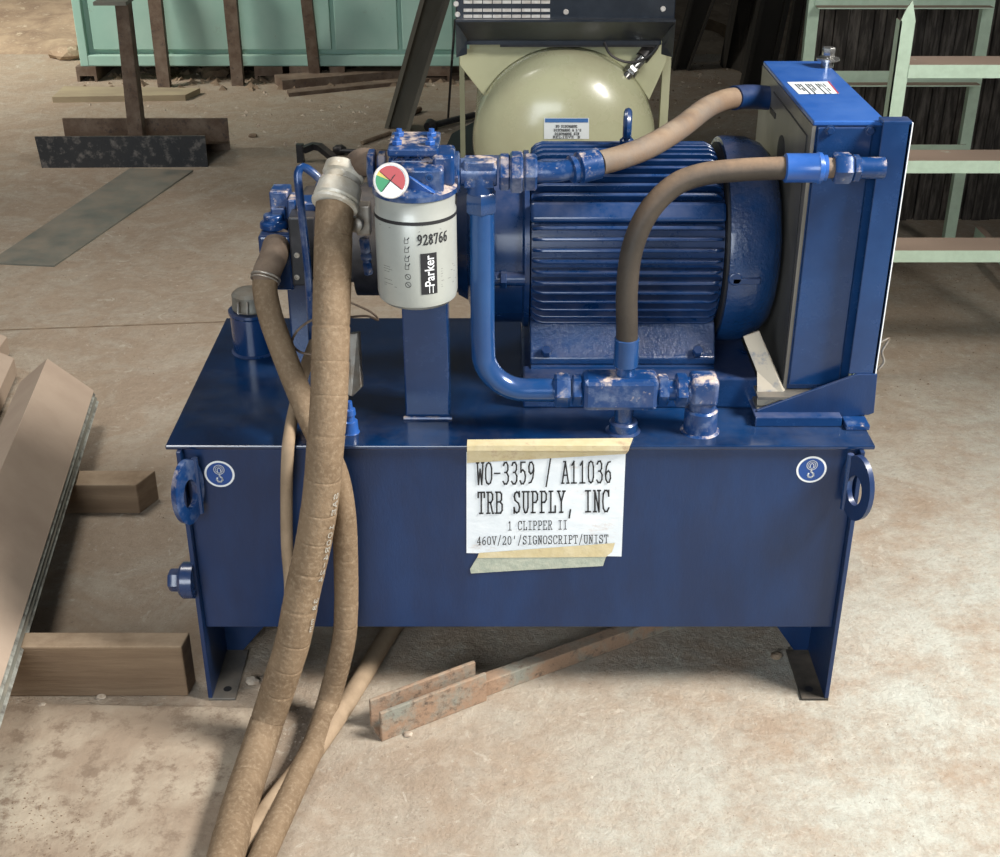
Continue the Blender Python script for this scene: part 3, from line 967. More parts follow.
h3 = thing('hydraulic_hose', 'tan hose lying on the floor, coming out from under the tank', 'hose', P(360, 678, Z=0))
hm = MB()
hm.tube(spline([P(450, 560, Z=.02), P(420, 590, Z=.02), P(388, 635, Z=.02), P(360, 681, Z=.02), P(334, 722, Z=.02), P(307, 760, Z=.019), P(278, 797, Z=.018), P(252, 832, Z=.018),
                P(230, 862, Z=.018), P(200, 925, Z=.018)], .01), .0185, 20)
hm.build('hose_body', M['hose_pale'], h3)
h4 = MB()
h4.tube(spline([P(322, 325, Y=2.22), P(311, 352, Y=2.17), P(301, 382, Y=2.11), P(293, 415, Y=2.045), P(290, 432, Y=1.998), P(288, 448, Y=1.962), P(287, 470, Y=1.955), P(286.5, 500, Y=1.955), P(287, 545, Y=1.952), P(290, 590, Y=1.945),
                P(287, 640, Y=1.94), P(279, 675, Z=.012), P(270, 706, Z=.012)], .01), .0108, 16)
tag(h4.build('thin_hose', M['hose_pale']), 'thinnest pale hose hanging down the tank front left of the thickest hose', 'hose')

# ------------------------------------------------------------------ filter
FX, FY, FR = P(417, 260, Y=2.0).x, 2.0, .0655
zb = P(417, 311, Y=FY - FR * .8).z
zt = P(417, 203, Y=FY - FR).z
fb = MB()
fb.lathe((FX, FY, zb), (0, 0, 1), [(0, .045), (.003, .056), (.010, .0635), (.020, FR), (zt - zb - .028, FR), (zt - zb - .024, FR - .002), (zt - zb, FR - .001)], 56)
filt = fb.build('filter_can', M['filter'], hpu, label='grey spin-on oil filter can')
bn = MB()
zs = P(417, 226, Y=FY - FR).z
bn.lathe((FX, FY, zs), (0, 0, 1), [(0, FR), (.0001, FR + .0006), (.0055, FR + .0006), (.0056, FR)], 56)
bn.build('filter_stripe', M['ink'], filt)


def on_can(u, v):
    """u: metres around the can from its front, v: height"""
    a_ = u / FR
    return Vector((FX + math.sin(a_) * (FR + .0007), FY - math.cos(a_) * (FR + .0007), v))


def zc_(py):
    return P(417, py, Y=FY - FR).z


def uc_(px, py=250):
    s = (P(px, py, Y=FY - FR).x - FX) / FR
    return math.asin(max(-.99, min(.99, s))) * FR


lettering("928766", on_can, uc_(418), uc_(446), zc_(245), zc_(235.5) - zc_(245), .0022).build('part_number', M['ink'], filt, smooth=False)
lg = MB()
u0, u1 = uc_(420), uc_(436)
for k in range(6):
    ua, ub_ = u0 + (u1 - u0) * k / 6, u0 + (u1 - u0) * (k + 1) / 6
    lg.add([on_can(ua, zc_(295)), on_can(ub_, zc_(295)), on_can(ub_, zc_(254)), on_can(ua, zc_(254))], [(0, 1, 2, 3)])
lg.build('logo_panel', M['ink'], filt)


def flat_text(body, size):
    cu = bpy.data.curves.new('t', 'FONT')
    cu.body = body
    cu.size = size
    cu.align_x = 'LEFT'
    cu.offset = size * 0.012
    o = bpy.data.objects.new('t', cu)
    C.objects.link(o)
    bpy.context.view_layer.update()
    me = bpy.data.meshes.new_from_object(o.evaluated_get(bpy.context.evaluated_depsgraph_get()))
    vs = [v.co.copy() for v in me.vertices]
    fs = [tuple(p.vertices) for p in me.polygons]
    bpy.data.objects.remove(o)
    bpy.data.curves.remove(cu)
    bpy.data.meshes.remove(me)
    return vs, fs


vs, fs = flat_text('Parker', 1.0)
mnx, mxx = min(v.x for v in vs), max(v.x for v in vs)
mny, mxy = min(v.y for v in vs), max(v.y for v in vs)
pk = MB()
zl, zh = zc_(287), zc_(256)
ul, uh = uc_(424), uc_(433.5)
pk.add([on_can(uh - (v.y - mny) / (mxy - mny) * (uh - ul), zl + (v.x - mnx) / (mxx - mnx) * (zh - zl)) + Vector((0, -.0007, 0)) for v in vs], fs)
for uu in (uc_(428), uc_(431.5)):
    pk.add([on_can(uu, zc_(294)) + Vector((0, -.0007, 0)), on_can(uu + .0012, zc_(294)) + Vector((0, -.0007, 0)), on_can(uu + .0012, zc_(286.5)) + Vector((0, -.0007, 0)),
            on_can(uu, zc_(286.5)) + Vector((0, -.0007, 0))], [(0, 1, 2, 3)])
pk.build('logo_lettering', M['white_print'], filt, smooth=False)
ic = MB()


def cline(pts, th=.0009):
    for a_, b_ in zip(pts[:-1], pts[1:]):
        v_ = Vector((b_[0] - a_[0], b_[1] - a_[1]))
        if v_.length < 1e-7:
            continue
        n_ = v_.normalized() * th / 2
        w_ = Vector((-n_.y, n_.x))
        ic.add([on_can(*q_) for q_ in (Vector(a_) + w_, Vector(b_) + w_, Vector(b_) - w_, Vector(a_) - w_)], [(0, 1, 2, 3)])


ui = uc_(407)
for k, py in enumerate((240, 249, 258, 266)):
    z_ = zc_(py)
    cline([(ui - .004, z_), (ui + .002, z_), (ui + .002, z_ - .006), (ui - .004, z_ - .006), (ui - .004, z_)], .0008)
    cline([(ui + .004, z_ + .004), (ui + .001, z_)], .0016)
    cline([(ui - .003, z_ + .004), (ui - .003, z_ + .001)], .001)
for py in (277, 285):
    z_ = zc_(py)
    cline([(ui + math.cos(t) * .0045, z_ + math.sin(t) * .0045) for t in [2 * PI * i / 16 for i in range(17)]], .0009)
    cline([(ui - .003, z_ + .003), (ui + .003, z_ - .003)], .0009)
for py, xa, xb in ((272, 440, 452), (274.5, 440, 453), (277, 440, 451), (279.5, 440, 453), (284, 440, 449), (288, 440, 454), (290, 440, 452), (232, 419, 441),
                   (270, 382, 389), (272.5, 382, 391), (275, 382, 388), (283, 382, 390), (287, 382, 391), (289, 382, 395), (230, 379, 391)):
    cline([(uc_(xa), zc_(py)), (uc_(xb), zc_(py))], .0005)
ic.build('small_print', M['ink'], filt, smooth=False)
# head
hd = MB()
hd.lathe((FX, FY, zt - .002), (0, 0, 1), [(0, FR - .001), (.002, FR + .002), (.010, FR + .002), (.013, FR - .002), (.018, .052)], 48)
head = hd.build('filter_head', M['worn_blue'], hpu, label='dust-worn blue filter head casting')
hb_ = MB()
ztop = zt + .066
hb_.bb(FX - .022, FX + .048, FY - .045, FY + .045, zt + .006, zt + .048)
hb_.bb(FX + .030, FX + .064, FY - .022, FY + .045, zt + .012, zt + .062)
hb_.bb(FX - .040, FX + .040, FY - .010, FY + .050, zt + .008, ztop - .012)
hb_.build('head_body', M['worn_blue'], head, bevel=.006, seg=3)
sc_ = MB()
sc_.lathe((FX + .026, FY - .045, zt + .034), (0, -1, 0), [(0, .0065), (.004, .006), (.0042, .0035), (.002, .003)], 12)
sc_.build('set_screw', M['pipe_blue'], head)
# raised triangular spout of the casting
rb = MB()
rb.add([(FX - .045, FY - .035, zt + .014), (FX + .036, FY - .058, zt + .012), (FX - .01, FY - .045, zt + .040), (FX - .045, FY, zt + .014), (FX + .036, FY, zt + .012), (FX - .01, FY, zt + .045)],
       [(0, 1, 2), (5, 4, 3), (0, 3, 4, 1), (1, 4, 5, 2), (2, 5, 3, 0)])
rb.build('head_web', M['bright_blue'], head, smooth=False, bevel=.002)
fla, flb = P(387, 149, Y=1.985), P(438, 149, Y=1.985)
zp = fla.z
yb_ = 1.985 + .105
fp = MB()
fp.bb(fla.x, flb.x, 1.985, yb_, zp - .013, zp)
flp = fp.build('head_flange', M['worn_blue'], head, smooth=False, bevel=.003)
ztop = zp
for ix in (.014, .066):
    for iy in (.025, .075):
        b = MB()
        b.hexnut((fla.x + ix, 1.985 + iy, zp), (fla.x + ix, 1.985 + iy, zp + .007), .0085)
        b.cyl((fla.x + ix, 1.985 + iy, zp + .007), (fla.x + ix, 1.985 + iy, zp + .012), .0045, n=12)
        b.build('flange_bolt', M['bright_blue'], head)
for ix in (.010, .030, .052, .070):
    b = MB()
    b.cyl((fla.x + ix, 1.997, zt + .03), (fla.x + ix, 1.997, zp - .012), .0055, n=12)
    b.build('flange_stud', M['blue'], head)
# gauge
gc = P(391, 180.5, Y=1.925)
gd = (Vector((-.25, 0, 1.5)) - gc).normalized()
ga = MB()
ga.lathe(gc - gd * .022, gd, [(0, .012), (.01, .020), (.012, .0265), (.026, .0272), (.029, .0268), (.0295, .0252), (.0275, .0250)], 40)
gauge = ga.build('pressure_gauge', M['bezel'], hpu, label='small round gauge with red, green and yellow dial')
up = Vector((0, 0, 1))
gu = (up - gd * up.dot(gd)).normalized()
gr = gu.cross(gd)


def sector(a0, a1, r, lift, m, name, parts=14):
    r = r * 1.1
    s_ = MB()
    o_ = gc + gd * lift
    vs_ = [o_] + [o_ + (gr * math.cos(R(a0 + (a1 - a0) * i / parts)) + gu * math.sin(R(a0 + (a1 - a0) * i / parts))) * r for i in range(parts + 1)]
    s_.add(vs_, [(0, i + 1, i + 2) for i in range(parts)])
    return s_.build(name, m, gauge, smooth=False)


sector(0, 359.9, .0232, .0062, M['bezel'], 'dial_face', 30)
sector(0, 359.9, .0222, .0065, M['white_print'], 'dial_card', 30)
sector(-38, 140, .0205, .0068, M['red'], 'red_zone')
sector(140, 160, .0205, .0070, M['yellow'], 'yellow_zone')
sector(158, 232, .0205, .0072, M['green'], 'green_zone')
nd = MB()
for ang, l_ in ((52, .012), (140, .021), (232, .0205), (-38, .0205)):
    d_ = gr * math.cos(R(ang)) + gu * math.sin(R(ang))
    w_ = gd.cross(d_) * .0006
    o_ = gc + gd * .0078
    nd.add([o_ + w_, o_ + d_ * l_ + w_, o_ + d_ * l_ - w_, o_ - w_], [(0, 1, 2, 3)])
nd.build('needle', M['ink'], gauge, smooth=False)
# post
po = MB()
po.bb(P(405, 400, Y=2.08).x, P(449.5, 400, Y=2.08).x, 2.08, 2.145, ZT, .985)
post = po.build('filter_post', M['blue'], hpu, smooth=False, bevel=.003)
fo = MB()
fo.tube([(P(405, 418, Y=2.08).x - .002, 2.076, ZT + .002), (P(452, 418, Y=2.08).x, 2.076, ZT + .002)], .004, 8)
fo.build('weld_bead', M['worn_blue'], post)

# pipe union between big hose and filter head (left)
un = MB()
ly, lz = 2.045, P(377, 168, Y=2.045).z
lx0 = FX - .030
un.tube(spline([H1[0] + Vector((0, .02, .0)), H1[0] + Vector((.012, .018, -.004)), Vector((H1[0].x + .035, ly + .035, lz)), Vector((lx0, ly, lz))], .008), .023, 20)
un.build('union_pipe', M['rust'], head, label='dusty brown union pipe')
for a_, b_, r_ in ((368, 376, .031), (378, 387, .028)):
    n_ = MB()
    n_.hexnut((P(a_, 170, Y=ly).x, ly, lz), (P(b_, 170, Y=ly).x, ly, lz), r_)
    n_.build('union_nut', M['worn_blue'], head)

# ------------------------------------------------------------------ small valve left of filter
nv = MB()
for (xa, xb, ya, yb, r_) in ((355, 371, 206, 236, 0),):
    a_, b_ = P(xa, ya, Y=2.09), P(xb, yb, Y=2.09)
    nv.bb(a_.x, b_.x, 2.09, 2.12, b_.z, a_.z)
needle = nv.build('needle_valve', M['zinc'], hpu, smooth=False, bevel=.003, label='small zinc test valve')
k_ = MB()
kc = P(359.5, 223, Y=2.09)
k_.lathe(kc, (-.2, -1, .2), [(0, .008), (.012, .008), (.014, .0125), (.026, .0125), (.028, .009)], 20)
k_.lathe(kc + Vector((-.2, -1, .2)).normalized() * .028, (-.2, -1, .2), [(0, .004), (.001, .004)], 6)
k_.build('valve_knob', M['zinc'], needle)
k_ = MB()
a_, b_, c_, d_ = P(364, 238, Y=2.10), P(366, 252, Y=2.10), P(367, 262, Y=2.10), P(369, 274, Y=2.10)
k_.hexnut(a_, b_, .0095)
k_.cyl(b_, c_, .007)
k_.hexnut(c_, d_, .0085)
k_.hexnut(P(366, 253, Y=2.10), P(366.8, 259, Y=2.10), .0105)
k_.build('valve_stem', M['worn_blue'], needle)
# impulse pipe left of the large hose
ip = MB()
ip.tube(spline([P(322, 181, Y=2.13), P(312, 172, Y=2.13), P(303, 167, Y=2.13), P(298, 173, Y=2.125), P(299, 190, Y=2.12), P(303, 225, Y=2.13), P(307, 260, Y=2.15), P(310, 300, Y=2.17),
                P(312, 335, Y=2.19), P(313, 350, Y=2.20)], .006), .0072, 14)
ip.build('control_pipe', M['worn_blue'], hpu, label='thin bent blue control pipe')
ipn = MB()
ipn.hexnut(P(319, 179, Y=2.13), P(326, 184, Y=2.13), .013)
ipn.cyl(P(322, 180, Y=2.14), P(323, 208, Y=2.16), .010)
ipn.build('pipe_nut', M['worn_blue'], hpu)
# filler cap
fc0 = P(248, 350, Z=ZT)
fcx, fcy = P(254, 340, Y=2.38).x, 2.38
fl_ = MB()
zc1, zc2 = P(249, 316, Y=fcy - .035).z, P(249, 291, Y=fcy).z
fl_.lathe((fcx, fcy, ZT), (0, 0, 1), [(0, .046), (.004, .042), (zc1 - ZT - .01, .042), (zc1 - ZT - .006, .045), (zc1 - ZT, .045)], 32)
neck = fl_.build('filler_neck', M['blue'], hpu)
fl_ = MB()
fl_.lathe((fcx, fcy, zc1 + .001), (0, 0, 1), [(0, .034), (.003, .0365), (.010, .0365), (.012, .0355), (zc2 - zc1 - .006, .0355), (zc2 - zc1, .029), (zc2 - zc1 + .002, .01)], 32)
cap = fl_.build('filler_cap', M['cap'], neck, label='grey vented metal filler cap')
lt = MB()
lt.tube([(fcx - .016, fcy - .038, zc1 + .030), (fcx - .017, fcy - .042, zc1 + .008), (fcx + .001, fcy - .043, zc1 + .007), (fcx + .002, fcy - .039, zc1 + .030)], .0022, 8)
lt.build('cap_latch', M['zinc'], neck)
# capillary loop
cp = MB()
cp.tube(spline([P(345, 300, Y=2.2), P(371, 312, Y=2.2), P(378, 320, Y=2.2), P(366, 316, Y=2.18), P(340, 318, Y=2.16), P(318, 318, Y=2.14), P(300, 328, Y=2.12), P(292, 342, Y=2.11),
                P(300, 352, Y=2.10), P(316, 355, Y=2.10)], .006), .0022, 8)
cp.build('capillary_tube', M['rust'], hpu, label='thin copper-brown capillary loop')
# sight gauge bracket
br = MB()
br.add([], [])
q4 = [P(349, 334, Y=2.16), P(358, 333, Y=2.16), P(361, 388, Y=2.10), P(352, 397, Y=2.10), P(347, 395, Y=2.10)]
br.prism(q4, (.004, .01, 0))
br.build('sight_bracket', M['zinc'], hpu, smooth=False, bevel=.0015)
bf = MB()
b0 = P(350, 436, Z=ZT)
bf.lathe((b0.x, b0.y + .016, ZT), (0, 0, 1), [(0, .016), (.003, .014), (.022, .013), (.024, .009), (.034, .008), (.035, .011), (.045, .010), (.047, .006), (.060, .005)], 16)
bf.build('tank_port', M['bright_blue'], hpu)

# ------------------------------------------------------------------ tee, pipe, manifold line, return hose
LY = 2.034
tz = P(480, 172, Y=LY).z


def LX(px, py=172):
    return P(px, py, Y=LY).x


n_ = MB()
n_.lathe((LX(449), LY, tz), (1, 0, 0), [(0, .030), (.003, .032), (LX(457) - LX(449), .032)], 24)
n_.hexnut((LX(451), LY, tz), (LX(460), LY, tz), .034)
n_.build('port_nut', M['worn_blue'], hpu)
te = MB()
te.cyl((LX(460), LY, tz), (LX(497), LY, tz), .0225, n=28)
te.bb(LX(464), LX(494), LY - .021, LY + .021, tz - .021, tz + .022)
te.cyl((LX(480), LY, tz), (LX(480), LY, P(480, 193, Y=LY).z), .0225, n=24)
tee = te.build('tee_fitting', M['worn_blue'], hpu, bevel=.002)
n_ = MB()
n_.hexnut((LX(481), LY, P(480, 191, Y=LY).z), (LX(481), LY, P(480, 212, Y=LY).z), .027)
n_.build('tee_nut', M['blue'], tee)
n_ = MB()
for a_, b_, r_ in ((499, 510, .030), (510, 523, .034), (524, 537, .030)):
    n_.hexnut((LX(a_), LY, tz), (LX(b_), LY, tz), r_)
n_.build('coupling_nut', M['worn_blue'], hpu)
mz = P(480, 390, Y=LY).z
px_ = P(482, 230, Y=LY).x
vp = MB()
cr = .075
bend = [Vector((px_, LY, P(480, 210, Y=LY).z)), Vector((px_, LY, P(480, 260, Y=LY).z)), Vector((px_, LY, mz + cr + .03))]
for i in range(1, 9):
    a_ = PI / 2 * i / 9
    bend.append(Vector((px_ + cr - cr * math.cos(a_), LY, mz + cr - cr * math.sin(a_))))
bend += [Vector((px_ + cr, LY, mz)), Vector((P(556, 390, Y=LY).x, LY, mz))]
vp.tube(bend, .0205, 28)
vp.build('bent_pipe', M['pipe_blue'], hpu, label='glossy blue bent steel pipe')


def MX(px):
    return P(px, 390, Y=LY).x


n_ = MB()
n_.hexnut((MX(554), LY, mz), (MX(570), LY, mz), .0305)
n_.hexnut((MX(572), LY, mz), (MX(582), LY, mz), .0275)
n_.build('line_nut', M['worn_blue'], hpu)
n_ = MB()
n_.bb(MX(582), MX(657), LY - .028, LY + .028, mz - .029, mz + .030)
man = n_.build('return_manifold', M['worn_blue'], hpu, smooth=False, bevel=.009, seg=2)
n_ = MB()
n_.hexnut((MX(657), LY, mz), (MX(668), LY, mz), .028)
n_.cyl((MX(668), LY, mz), (MX(675), LY, mz), .018)
n_.hexnut((MX(675), LY, mz), (MX(687), LY, mz), .030)
n_.build('line_nut', M['worn_blue'], hpu)
n_ = MB()
n_.cyl((MX(684), LY, mz), (MX(704), LY, mz), .024)
n_.bb(MX(689), MX(717), LY - .026, LY + .026, mz - .022, mz + .028)
n_.cyl((MX(704), LY, mz), (MX(704), LY, ZT + .03), .0235)
n_.build('elbow_fitting', M['worn_blue'], hpu, bevel=.008, seg=3)
for px, h_, rr in ((625, .020, .025), (703, .044, .029)):
    n_ = MB()
    n_.lathe((MX(px) if px > 700 else MX(px), LY, ZT), (0, 0, 1), [(0, rr + .006), (.003, rr + .001), (h_ - .003, rr), (h_, rr - .003)], 28)
    n_.build('tank_bung', M['worn_blue'] if px > 700 else M['blue'], hpu)
n_ = MB()
n_.cyl((MX(625), LY, ZT + .018), (MX(625), LY, mz - .02), .017)
n_.build('bung_nipple', M['blue'], hpu)
# dark return hose: manifold -> arch -> cooler
cz = P(800, 168, Y=2.05).z
H5 = [P(627, 345, Y=LY), P(627, 325, Y=LY), P(627, 290, Y=LY), P(632, 250, Y=LY), P(647, 214, Y=2.035), P(672, 187, Y=2.04), P(700, 175, Y=2.045), P(740, 170, Y=2.05), P(786, 168, Y=2.05)]
n_ = MB()
n_.tube(spline(H5, .008), .0185, 22)
h5o = n_.build('return_hose', M['hose_dark'], hpu, label='dark dusty hose arching from manifold to cooler')
n_ = MB()
n_.lathe(P(627, 338, Y=LY), (0, 0, -1), [(0, .0195), (.001, .0215), (.050, .0215), (.056, .017), (.068, .0165)], 24)
n_.build('hose_ferrule', M['pipe_blue'], h5o)


def CX(px):
    return P(px, 168, Y=2.05).x


n_ = MB()
n_.lathe((CX(784), 2.05, cz), (1, 0, 0), [(0, .0205), (.002, .0235), (.050, .0235), (.054, .0255), (.060, .0245), (.062, .021), (.068, .021)], 28)
n_.build('hose_ferrule', M['bright_blue'], h5o)
n_ = MB()
n_.cyl((CX(820), 2.05, cz), (CX(834), 2.05, cz), .0165)
n_.build('hose_neck', M['rust'], h5o)
n_ = MB()
n_.hexnut((CX(833), 2.05, cz), (CX(851), 2.05, cz), .026)
n_.hexnut((CX(852), 2.05, cz), (CX(860), 2.05, cz), .022)
n_.cyl((CX(860), 2.05, cz), (CX(884), 2.05, cz), .0175)
n_.build('cooler_nut', M['worn_blue'], h5o)
# upper hose: tee -> cooler rear
H6 = [P(600, 163, Y=2.05), P(622, 157, Y=2.07), P(650, 146, Y=2.12), P(680, 128, Y=2.22), P(705, 109, Y=2.33), P(725, 100, Y=2.40), P(745, 97, Y=2.44)]
n_ = MB()
n_.tube(spline(H6, .008), .0195, 22)
h6o = n_.build('cooler_hose', M['hose_mid'], hpu, label='dusty brown hose rising from tee to cooler')
n_ = MB()
n_.tube(spline([Vector((LX(534), LY, tz)), Vector((LX(550), LY, tz)), P(562, 171, Y=2.036), P(572, 169, Y=2.04)], .005), [.0175] * 3 + [.0175] * 30, 20) if False else \
    n_.tube(spline([Vector((LX(534), LY, tz)), Vector((LX(550), LY, tz)), P(562, 171, Y=2.036), P(574, 168, Y=2.04)], .005), .0165, 20)
n_.build('hose_stem', M['worn_blue'], h6o)
n_ = MB()
d_ = (H6[1] - P(572, 169, Y=2.04)).normalized()
n_.lathe(P(570, 170, Y=2.04), d_, [(0, .018), (.002, .0225), (.008, .0225), (.010, .0205), (.014, .0205), (.016, .0255), (.050, .0250), (.052, .021)], 28)
n_.build('hose_ferrule', M['worn_blue'], h6o)
n_ = MB()
n_.tube(spline([P(734, 98, Y=2.42), P(745, 97, Y=2.44), P(756, 97, Y=2.46), P(768, 98, Y=2.47)], .005), .0225, 24)
n_.build('hose_ferrule', M['tank_blue'], h6o)

# ------------------------------------------------------------------ cooler
CXL, CXR, CY0, CY1 = .510, .626, 2.10, 2.556
CZ1 = P(814, 121, Y=2.10).z
CZ0 = .60
cb_ = MB()
cb_.bb(CXL + .004, CXR, CY0 + .004, CY1 - .004, CZ0, CZ1 - .008)
cooler = cb_.build('cooler_body', M['blue'], hpu, smooth=False, bevel=.002, label='tall blue oil cooler box')
ct_ = MB()
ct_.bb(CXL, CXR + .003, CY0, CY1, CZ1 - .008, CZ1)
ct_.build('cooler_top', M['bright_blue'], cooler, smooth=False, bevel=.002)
ls = MB()
ls.bb(CXL - .001, CXL + .005, CY0 + .001, CY1, CZ0, CZ1 - .008)
lsd = ls.build('shroud', M['shroud'], cooler, smooth=False, label='bare dusty grey side sheet')
sm = MB()
for a_, b_ in (((774, 92), (807, 136)), ((807, 136), (783, 380))):
    sm.tube([P(a_[0], a_[1], X=CXL - .0015), P(b_[0], b_[1], X=CXL - .0015)], .0014, 6)
sm.build('sheet_seam', M['ink'], cooler)
hl_ = MB()
hc_ = P(781, 152, X=CXL - .001)
hl_.lathe(hc_, (-1, 0, 0), [(0, .030), (.0012, .030)], 20)
hl_.build('sheet_opening', M['ink'], cooler)
hl_ = MB()
hc_ = P(773, 113, X=CXL - .001)
hl_.box(hc_, (.0024, .05, .010))
hl_.build('sheet_opening', M['ink'], cooler, smooth=False)
fp_ = MB()
fp_.bb(CXL + .008, CXR - .018, CY0 - .002, CY0 + .004, CZ0 + .01, CZ1 - .010)
fp_.build('cooler_front', M['blue'], cooler, smooth=False, bevel=.002)
for px in (830, 870):
    c_ = P(px, 130, Y=CY0 - .002)
    b = MB()
    b.lathe((c_.x, CY0 - .002, c_.z), (0, -1, 0), [(0, .0085), (.002, .0085), (.0025, .006)], 16)
    b.hexnut((c_.x, CY0 - .004, c_.z), (c_.x, CY0 - .010, c_.z), .0065)
    b.build('cover_bolt', M['blue'], cooler)
# sticker on top
st = MB()
q = [P(787, 82, Z=CZ1 + .0006), P(829, 81.5, Z=CZ1 + .0006), P(839, 93.5, Z=CZ1 + .0006), P(799, 94, Z=CZ1 + .0006)]
st.add(q, [(0, 1, 2, 3)])
stk_ = st.build('rating_sticker', M['sticker'], cooler, smooth=False, label='white sticker with black marks and red edge')
st = MB()
ux, uy = (q[1] - q[0]), (q[3] - q[0])
for i in range(12):
    u_ = .12 + i * .06
    if i in (3, 7):
        continue
    for j in range(2 if i % 3 else 1):
        v0 = .18 + j * .35
        o_ = q[0] + ux * u_ + uy * v0 + Vector((0, 0, .0004))
        st.add([o_, o_ + ux * (.032 if i != 10 else .02), o_ + ux * (.032 if i != 10 else .02) + uy * (.26 if i % 2 else .5), o_ + uy * (.26 if i % 2 else .5)], [(0, 1, 2, 3)])
st.build('sticker_marks', M['ink'], cooler, smooth=False)
st = MB()
o_ = Vector((0, 0, .0004))
st.add([q[1] - ux * .035 + o_, q[1] + o_, q[2] + o_, q[2] - ux * .035 + o_], [(0, 1, 2, 3)])
st.build('sticker_edge', M['red'], cooler, smooth=False)
# bleed plug on top
bp_ = MB()
c_ = P(827, 67, Z=CZ1)
bp_.lathe((c_.x, c_.y, CZ1), (0, 0, 1), [(0, .012), (.012, .012), (.013, .022), (.017, .022), (.018, .010), (.019, .010)], 20)
bp_.hexnut((c_.x, c_.y, CZ1 + .019), (c_.x, c_.y, CZ1 + .037), .0125)
bp_.build('bleed_plug', M['chrome'], cooler)
# angle frame on the right front
fr = MB()
FXL, FXR, FYF = .615, .662, 2.072
zf1 = P(896, 123, Y=FYF).z
zf0 = P(866, 374, Y=FYF).z
fr.bb(FXL, FXR, FYF, FYF + .006, zf0, zf1)
fr.bb(FXR - .006, FXR, FYF, FYF + .045, zf0, zf1)
fr.bb(FXL, FXR, FYF, FYF + .03, zf1 - .004, zf1 + .003)
frame = fr.build('cooler_frame', M['worn_blue'] if False else M['blue'], cooler, smooth=False, bevel=.0015)
eg = MB()
eg.bb(FXR, FXR + .0018, FYF, FYF + .006, zf0, zf1)  # thin white strip, the backlit rim put into its colour
eg.build('lit_frame_edge', M['white_print'], cooler, smooth=False, label='white strip painted as the backlit edge of the frame')
gu_ = MB()
gpts = [(757, 417), (757, 410.5), (800, 395), (857, 374.6), (877.5, 374.6), (874, 413), (869, 415), (843, 417)]
gu_.prism([P(a_, b_, Y=FYF - .004) for a_, b_ in gpts], (0, .006, 0))
gu_.build('frame_gusset', M['tank_blue'], cooler, smooth=False, bevel=.001)
gt = MB()
gz = P(800, 396, Y=FYF).z
gt.bb(P(757, 410, Y=FYF).x, CXR, FYF, CY1 - .02, CZ0 - .006, CZ0 - .001)
gt.bb(P(757, 410, Y=FYF).x, CXR + .03, FYF + .01, CY1 - .05, ZT + .018, ZT + .024)
gt.build('cooler_tray', M['shroud'], cooler, smooth=False)
an = MB()
a_, b_ = P(756, 430, Z=ZT), P(843, 430, Z=ZT)
zz = P(800, 417, Y=a_.y).z
an.bb(a_.x, b_.x, a_.y + .012, a_.y + .019, ZT, ZT + .019)
an.bb(a_.x, b_.x, a_.y + .019, CY1 - .06, ZT + .013, ZT + .018)
an.build('cooler_foot', M['blue'], cooler, smooth=False, bevel=.002)
cb2 = MB()
c_ = P(857, 428, Z=ZT)
cb2.bb(c_.x - .022, c_.x + .020, c_.y - .01, c_.y + .10, ZT, ZT + .010)
cb2.build('foot_pad', M['worn_blue'], cooler, smooth=False, bevel=.002)
sb = MB()
sb.prism([P(743, 337, Y=2.13), P(759, 331, Y=2.13), P(786, 392, Y=2.10), P(786, 398, Y=2.09), P(757, 410, Y=2.08), P(757, 372, Y=2.11)], (.001, .005, .0))
sb.build('stay_bracket', M['shroud'] if False else mat('dusty_bracket', (0.34, 0.31, 0.25), 0.6, 0.2, c2=(0.05, 0.09, 0.16), sc=22, lo=0.52, hi=0.66, dust=.5), cooler, smooth=False,
         bevel=.001, label='dust-covered diagonal stay')
wr = MB()
wr.tube(spline([P(876, 345, Y=2.12), P(889, 338, Y=2.12), P(887, 343, Y=2.12), P(882, 352, Y=2.12), P(884, 362, Y=2.12), P(878, 370, Y=2.12)], .004), .0022, 8)
wr.build('tie_wire', M['zinc'], cooler)

# ================================================================== AIR COMPRESSOR
cmp_ = thing('air_compressor', 'cream air compressor with round tank end and black cabinet above, behind the blue motor', 'compressor', (.22, 4.4, 0))
CYD = 3.95
c_ = P(566, 154, Y=CYD)
rT = .288
tk = MB()
prof = []
for i in range(13):
    a_ = PI / 2 * i / 12
    prof.append((-.14 * math.cos(a_) + .14, max(.0002, rT * math.sin(a_))))
prof += [(.17, rT + .004), (.185, rT), (1.4, rT), (1.5, rT * .8), (1.54, .05)]
tk.lathe((c_.x, CYD, c_.z), (0, 1, 0), prof, 72)
rec = tk.build('air_receiver', M['cream'], cmp_)
ls_ = MB()
lp = [P(544, 118, Y=CYD + .01), P(589, 118, Y=CYD + .01), P(589, 139, Y=CYD + .01), P(544, 139, Y=CYD + .01)]


def on_dome(px, py, lift=.002):
    """nearest point of the domed tank end seen at a pixel"""
    a = (px - 500.0) / FPX
    b = (428.5 - py) / FPX
    d = Vector((a, CT + b * ST, -ST + b * CT))
    o = Vector((0, 0, CAM_H))
    cc_ = Vector((c_.x, CYD + .14, c_.z))
    s = Vector((rT, .14, rT))
    o2 = Vector(((o - cc_).x / s.x, (o - cc_).y / s.y, (o - cc_).z / s.z))
    d2 = Vector((d.x / s.x, d.y / s.y, d.z / s.z))
    A, B, Cq = d2.dot(d2), 2 * o2.dot(d2), o2.dot(o2) - 1
    D = B * B - 4 * A * Cq
    t = (-B - math.sqrt(max(D, 0))) / (2 * A)
    return o + d * t + Vector((0, -lift, lift * .3))


